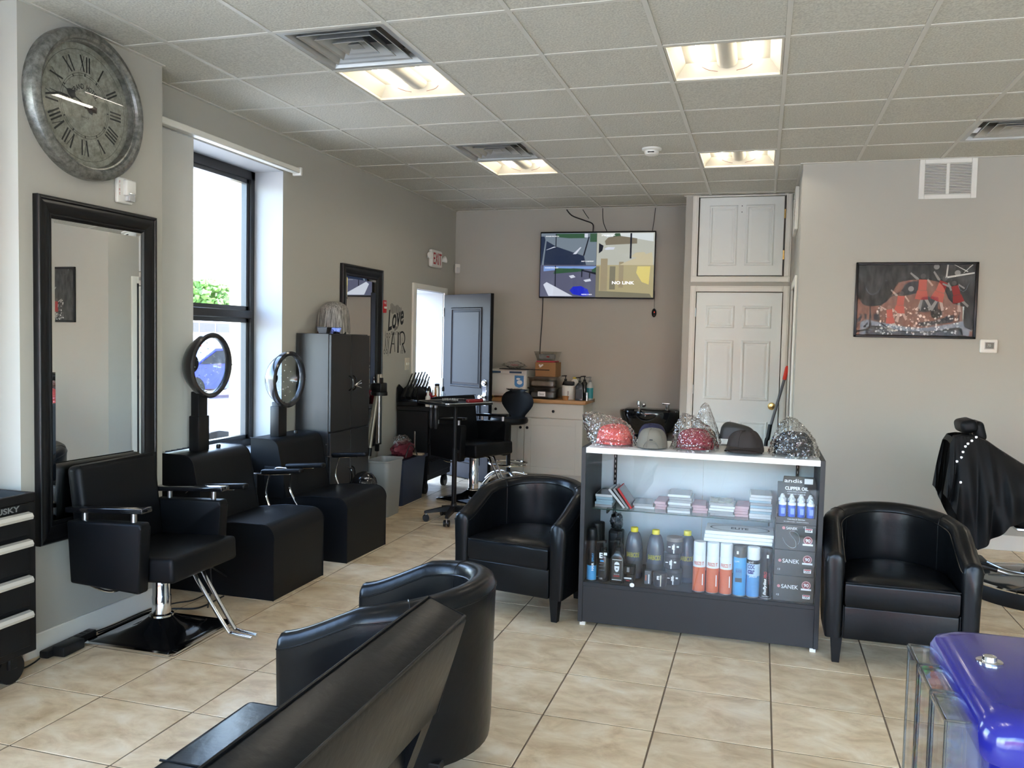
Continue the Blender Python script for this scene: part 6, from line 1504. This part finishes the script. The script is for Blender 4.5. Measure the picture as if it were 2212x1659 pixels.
bb = MB(); bb.tube([(.045*math.cos(a), .106+.004, .005+.045*math.sin(a)) for a in [PI*j/14 for j in range(15)]], .006, 6, flat=.5); bb.build('strap_edge', GRY, t); MB().box((0, .104, .052), (.018, .004, .014), .001, 1).build('fabric_tag', INK, t)
cap('navy cap just behind the grey cap', 690, 395, NAV, rz=.0, s=.92, Y=4.87, bl=.3)
cap('maroon cap in a clear bag at the middle of display case top', 1035, 452, MAR, s=.96, soft=.06, rz=-.05, wx=1.16, dy=.13, bl=.75)
cap('dark green cap in the peaked bag behind the maroon cap', 1130, 400, GRN, s=.80, Y=4.872, bl=.2)
t = cap('dark brown cap with its brim towards the viewer', 1465, 480, BRN, s=1.0, soft=.05, rz=-.1, wx=1.08, dy=.125)
cap('rust coloured cap behind the dark brown cap', 1450, 440, RST, s=.74, Y=4.805, bl=.2)
cap('black navy cap in a clear bag at the right end of display case', 1885, 505, DNV, s=1.05, soft=.06, rz=.2, dy=.14, wx=1.1, bl=.75)
BAG = glassmat('crinkled_clear_bag', (.92, .92, .92), 1.5, 3.6, .06, (38, 1.0))
def bag(label, px, py, rx, ry, rz_, seed, peak=(0, 0, 0), dy=.10, off=0, Y=None):
    p = at_z(1230+px*.2577, 860+py*.2577, KZ)
    if Y: p = at_y(1230+px*.2577, 860+py*.2577, Y); dy = 0
    t = thing('clear_plastic_bag', label, 'plastic bag', (p.x, p.y+dy, KZ))
    def f(u, v):
        a, q = 2*PI*u, PI*(.5+.5*v)        # from rim at the table up to the top
        d = Vector((math.sin(q)*math.cos(a), math.sin(q)*math.sin(a), -math.cos(q)))
        k = 1+.12*abs(noise.noise(d*4.5+Vector((0, seed, 0))))+.10*abs(noise.noise(d*11+Vector((seed, seed, 0))))+.05*abs(noise.noise(d*24+Vector((seed, 0, seed))))
        w = max(0, d.dot(Vector(peak).normalized()) if Vector(peak).length else 0)**6
        q_ = Vector((d.x*rx*k, d.y*ry*k, .002+d.z*rz_*k))+Vector(peak)*w
        q_.y += off
        q_.z = max(.002, q_.z); return q_
    MB().grid(f, 84, 36, closeu=True).build('film', BAG, t, 14)
    return t
bag('clear bag wrapped around the salmon red cap', 345, 408, .117, .148, .136, 1.7, (-.08, 0, .07), .13, -.022)
bag('clear bag wrapped around the maroon cap', 1035, 452, .116, .148, .138, 5.2, (-.02, 0, .05), .13, -.022)
bag('tall peaked clear bag around the dark green cap', 1130, 400, .086, .094, .122, 9.4, (0, 0, .11), 0, 0, 4.872)
bag('clear bag wrapped around the black navy cap', 1885, 505, .118, .15, .142, 13.6, (-.01, 0, .05), .14, -.022)

# ================================================================ barber chair with cape
bc = thing('barber_chair', 'black barber chair on round chrome base at right edge', 'chair', (1.74, 6.03, 0))
MB().lathe([(0, 0), (.42, 0), (.425, .01), (.425, .085), (.415, .10)], 56, caps=False).build('base_skirt', BLACKM, bc)
MB().lathe([(.416, .10), (.40, .108), (.25, .125), (.10, .14), (0, .14)], 56, caps=False).build('base_disc', mat('polished_grey_disc', (.25, .25, .25), .12, .9), bc)
MB().lathe([(.421, .094), (.424, .102), (.412, .110), (.405, .107)], 56, caps=False).build('base_rim', CHROME, bc)
MB().lathe([(.10, .13), (.10, .16), (.082, .17), (.082, .40), (.07, .41), (.05, .42), (.05, .46)], 32).build('column', BLACKG, bc)
MB().box((.02, 0, .455), (.42, .40, .02), .004, 1).build('seat_plate', CHROME, bc)
MB().box((.06, 0, .53), (.50, .42, .13), .035, 4).build('seat', LEATHER, bc)
bk = MB().box((0, 0, .25), (.10, .32, .50), .035, 4).build('backrest', LEATHER, bc); bk.matrix_basis = T((-.27, 0, .46)) @ RY(-.30)
for s in (-1, 1): MB().box((.06, s*.22, .66), (.40, .07, .05), .02, 3).build('armrest', LEATHER, bc); MB().box((.06, s*.22, .56), (.06, .03, .2), .006, 1).build('arm_support', CHROME, bc)
hd = thing('headrest', None, None); hd.parent = bc; hd.matrix_basis = T((-.46, 0, 1.07)) @ RY(-.25)
MB().box((0, 0, 0), (.10, .24, .085), .03, 4).build('pad', LEATHER, hd); MB().box((.055, 0, -.045), (.07, .20, .13), .03, 4).build('pad', LEATHER, hd)
for s in (-1, 1): MB().cyl((.02, s*.035, -.03), (.06, s*.035, -.22), .008, n=10).build('post', STEEL, hd)
MB().tube(smoothpath([(-.34, -.25, .215), (-.22, -.25, .185), (-.05, -.15, .16), (.03, -.12, .14)], 6), .010, 10).build('pump_lever', STEEL, bc)
MB().tube([(-.44, -.25, .235), (-.30, -.25, .205)], [.016, .018], 12).build('lever_grip', BLACKP, bc)
MB().tube(smoothpath([(-.27, .1, .17), (-.18, 0, .15), (-.02, -.05, .14)], 4), .008, 8).build('lever_rod', STEEL, bc)
MB().box((-.33, .22, .14), (.16, .22, .05), .015, 2).build('foot_pedal', BLACKP, bc)
for s_ in (-1, 1): MB().tube(smoothpath([(.26, s_*.13, .50), (.36, s_*.13, .46), (.46, s_*.13, .26), (.50, s_*.13, .20)], 5), .012, 10).build('footrest_arm', CHROME, bc)
MB().box((0, 0, 0), (.13, .34, .02), .006, 2).build('footrest', BLACKM, bc).matrix_basis = T((.55, 0, .205)) @ RY(.25)
CAPE = mat('black_nylon_cape', (.005, .005, .0056), .65, spec=.25, sheen=.0, bump=(160, .2, 3, .001))
tp_ = [(2052, 958), (2062, 944), (2078, 942), (2108, 944), (2135, 955), (2165, 976), (2212, 1006), (2300, 1050)]
bt_ = [(2034, 1064), (2046, 1080), (2054, 1102), (2098, 1176), (2128, 1158), (2166, 1126), (2225, 1112), (2310, 1118)]
def interp(tab, s):
    k = min(s*(len(tab)-1), len(tab)-1.001); i = int(k); f = k-i; f = f*f*(3-2*f)*.5+f*.5
    return (tab[i][0]*(1-f)+tab[i+1][0]*f, tab[i][1]*(1-f)+tab[i+1][1]*f)
cp_ = thing('barber_cape', 'black cape with metal snaps draped over the barber chair', 'cape', (1.35, 6.0, 0))
def capef(sgn):
    def f(u, v):
        a = interp(tp_, u); b_ = interp(bt_, u); Y0 = 5.99
        Yp = Y0-.16 if sgn < 0 else Y0; P0 = at_y(a[0], a[1], Yp); P1 = at_y(b_[0], b_[1], Yp)
        p = P0.lerp(P1, v); w = math.sin(min(1, v*1.6)*PI/2)
        fold = .030*math.sin(u*30+v*3)*v+.018*math.sin(u*53-v*4)*v
        p.y = Y0+.04+sgn*(.20+.16*w*min(1, .35+u*1.4))+fold
        p.z += .0*v; p.x += .02*fold
        return p-Vector((1.35, 6.0, 0))
    return f
b = MB(); b.grid(capef(-1), 90, 26); b.grid(capef(1), 90, 26); roof = lambda u0, u1, v0, v1: b.grid(lambda u, v: capef(-1)(u0+(u1-u0)*u, 0).lerp(capef(1)(u0+(u1-u0)*u, 0), v0+(v1-v0)*v)+Vector((0, 0, .012*math.sin(PI*(v0+(v1-v0)*v)))), 30, 3)
for args in ((0, .10, 0, 1), (.10, .60, 0, .20), (.10, .60, .80, 1), (.60, 1, 0, 1)): roof(*args)
b.build('cape_cloth', CAPE, cp_, 70)
for (px, py) in ((2108, 944), (2099, 948), (2090, 955), (2084, 966), (2080, 977), (2077, 988), (2067, 998), (2075, 1043)):
    p = at_y(px, py, 5.70 if py > 960 else 5.80)
    u = None
    # nearest point of the front surface along the view ray
    best = None
    for i in range(91):
        for j in range(27):
            q_ = capef(-1)(i/90, j/26)+Vector((1.35, 6.0, 0)); s_ = proj(q_); dd_ = (s_[0]-px)**2+(s_[1]-py)**2
            if best is None or dd_ < best[0]: best = (dd_, q_)
    q_ = best[1]
    MB().lathe([(.0035, 0), (.008, .0), (.008, .003), (.0035, .004)], 14, frame(q_-Vector((1.35, 6.0, 0))+Vector((0, -.004, 0)), (1, 0, 0), (0, 0, 1))).build('snap', CHROME, cp_)

# ================================================================ candy machine at the lower right corner
cd = thing('candy_machine', 'blue candy vending machine with clear canisters at lower right', 'vending machine', (.49, 1.64, 0))
BLU = mat('glossy_blue_enamel', S(30, 30, 116), .2, coat=.35); ACR = glassmat('clear_acrylic', (.93, .94, .94), 1.49, 1.6, .02)
MB().span((-.125, -.215, .40), (.16, .215, .95), .03, 4).build('cabinet', BLU, cd)
b = MB(); b.rings([rrect(.145+.0, .228, .035, .925, 6), rrect(.150, .232, .04, .935, 6), rrect(.150, .232, .04, .968, 6), rrect(.143, .225, .045, .986, 6), rrect(.125, .207, .05, .997, 6), rrect(.108, .19, .05, 1.0, 6)]); lo = b.build('lid', BLU, cd, 60); lo.location = (.005, 0, 0)
MB().lathe([(.022, 0), (.022, .0025), (.0125, .003), (.0115, .011), (.007, .013), (0, .0135)], 28, T((-.078, .030, 1.0))).build('lock_bolt', CHROME, cd)
MB().cyl((.02, 0, .03), (.02, 0, .42), .03, n=20).build('stand_pole', CHROME, cd); MB().lathe([(0, 0), (.2, 0), (.2, .015), (.04, .04)], 36, T((.02, 0, 0))).build('stand_base', BLACKM, cd)
CANDY = [mat('candy_'+n_, S(*c), .3) for n_, c in (('red', (205, 50, 40)), ('green', (90, 190, 70)), ('blue', (40, 120, 200)), ('yellow', (230, 195, 50)), ('orange', (220, 110, 40)))]
random.seed(3)
for k, yc in enumerate((-.105, .022, .15)):
    cn = thing('canister', None, None); cn.parent = cd; cn.location = (-.152, yc, 0)
    b = MB(); hw = .052; x0, x1 = -.030, .024; zt, zb = .958, .56
    for a, c in (((x0, -hw, zb), (x0+.004, hw, zt)), ((x0, -hw, zb), (x1, -hw+.004, zt)), ((x0, hw-.004, zb), (x1, hw, zt)), ((x0, -hw, zb), (x1, hw, zb+.004)), ((x0-.004, -hw-.002, zt-.006), (x1, hw+.002, zt))): b.span(a, c)
    b.build('clear_wall', ACR, cn, None)
    b = MB(); b.tube([(x0, -hw, zt+.001), (x1, -hw, zt+.001), (x1, hw, zt+.001), (x0, hw, zt+.001)], .0025, 6, closed=True); b.cyl((x0, -hw, zb), (x0, -hw, zt), .0025, n=6); b.cyl((x0, hw, zb), (x0, hw, zt), .0025, n=6); b.build('polished_edges', glassmat('acrylic_edge', (.6, .62, .62), 1.6, 3), cn)
    top_ = (.70, .64, .925)[k]
    bbs = [MB() for _ in CANDY]
    for q in range(330 if k == 2 else 70):
        bbs[q % 5].ball((random.uniform(x0+.012, x1-.008), random.uniform(-hw+.012, hw-.012), zb+.012+(top_-zb-.012)*random.random()), .0085, 8, 6)
    for q, bb in enumerate(bbs): tag(bb.build('candy', CANDY[q], cn), kind='stuff')
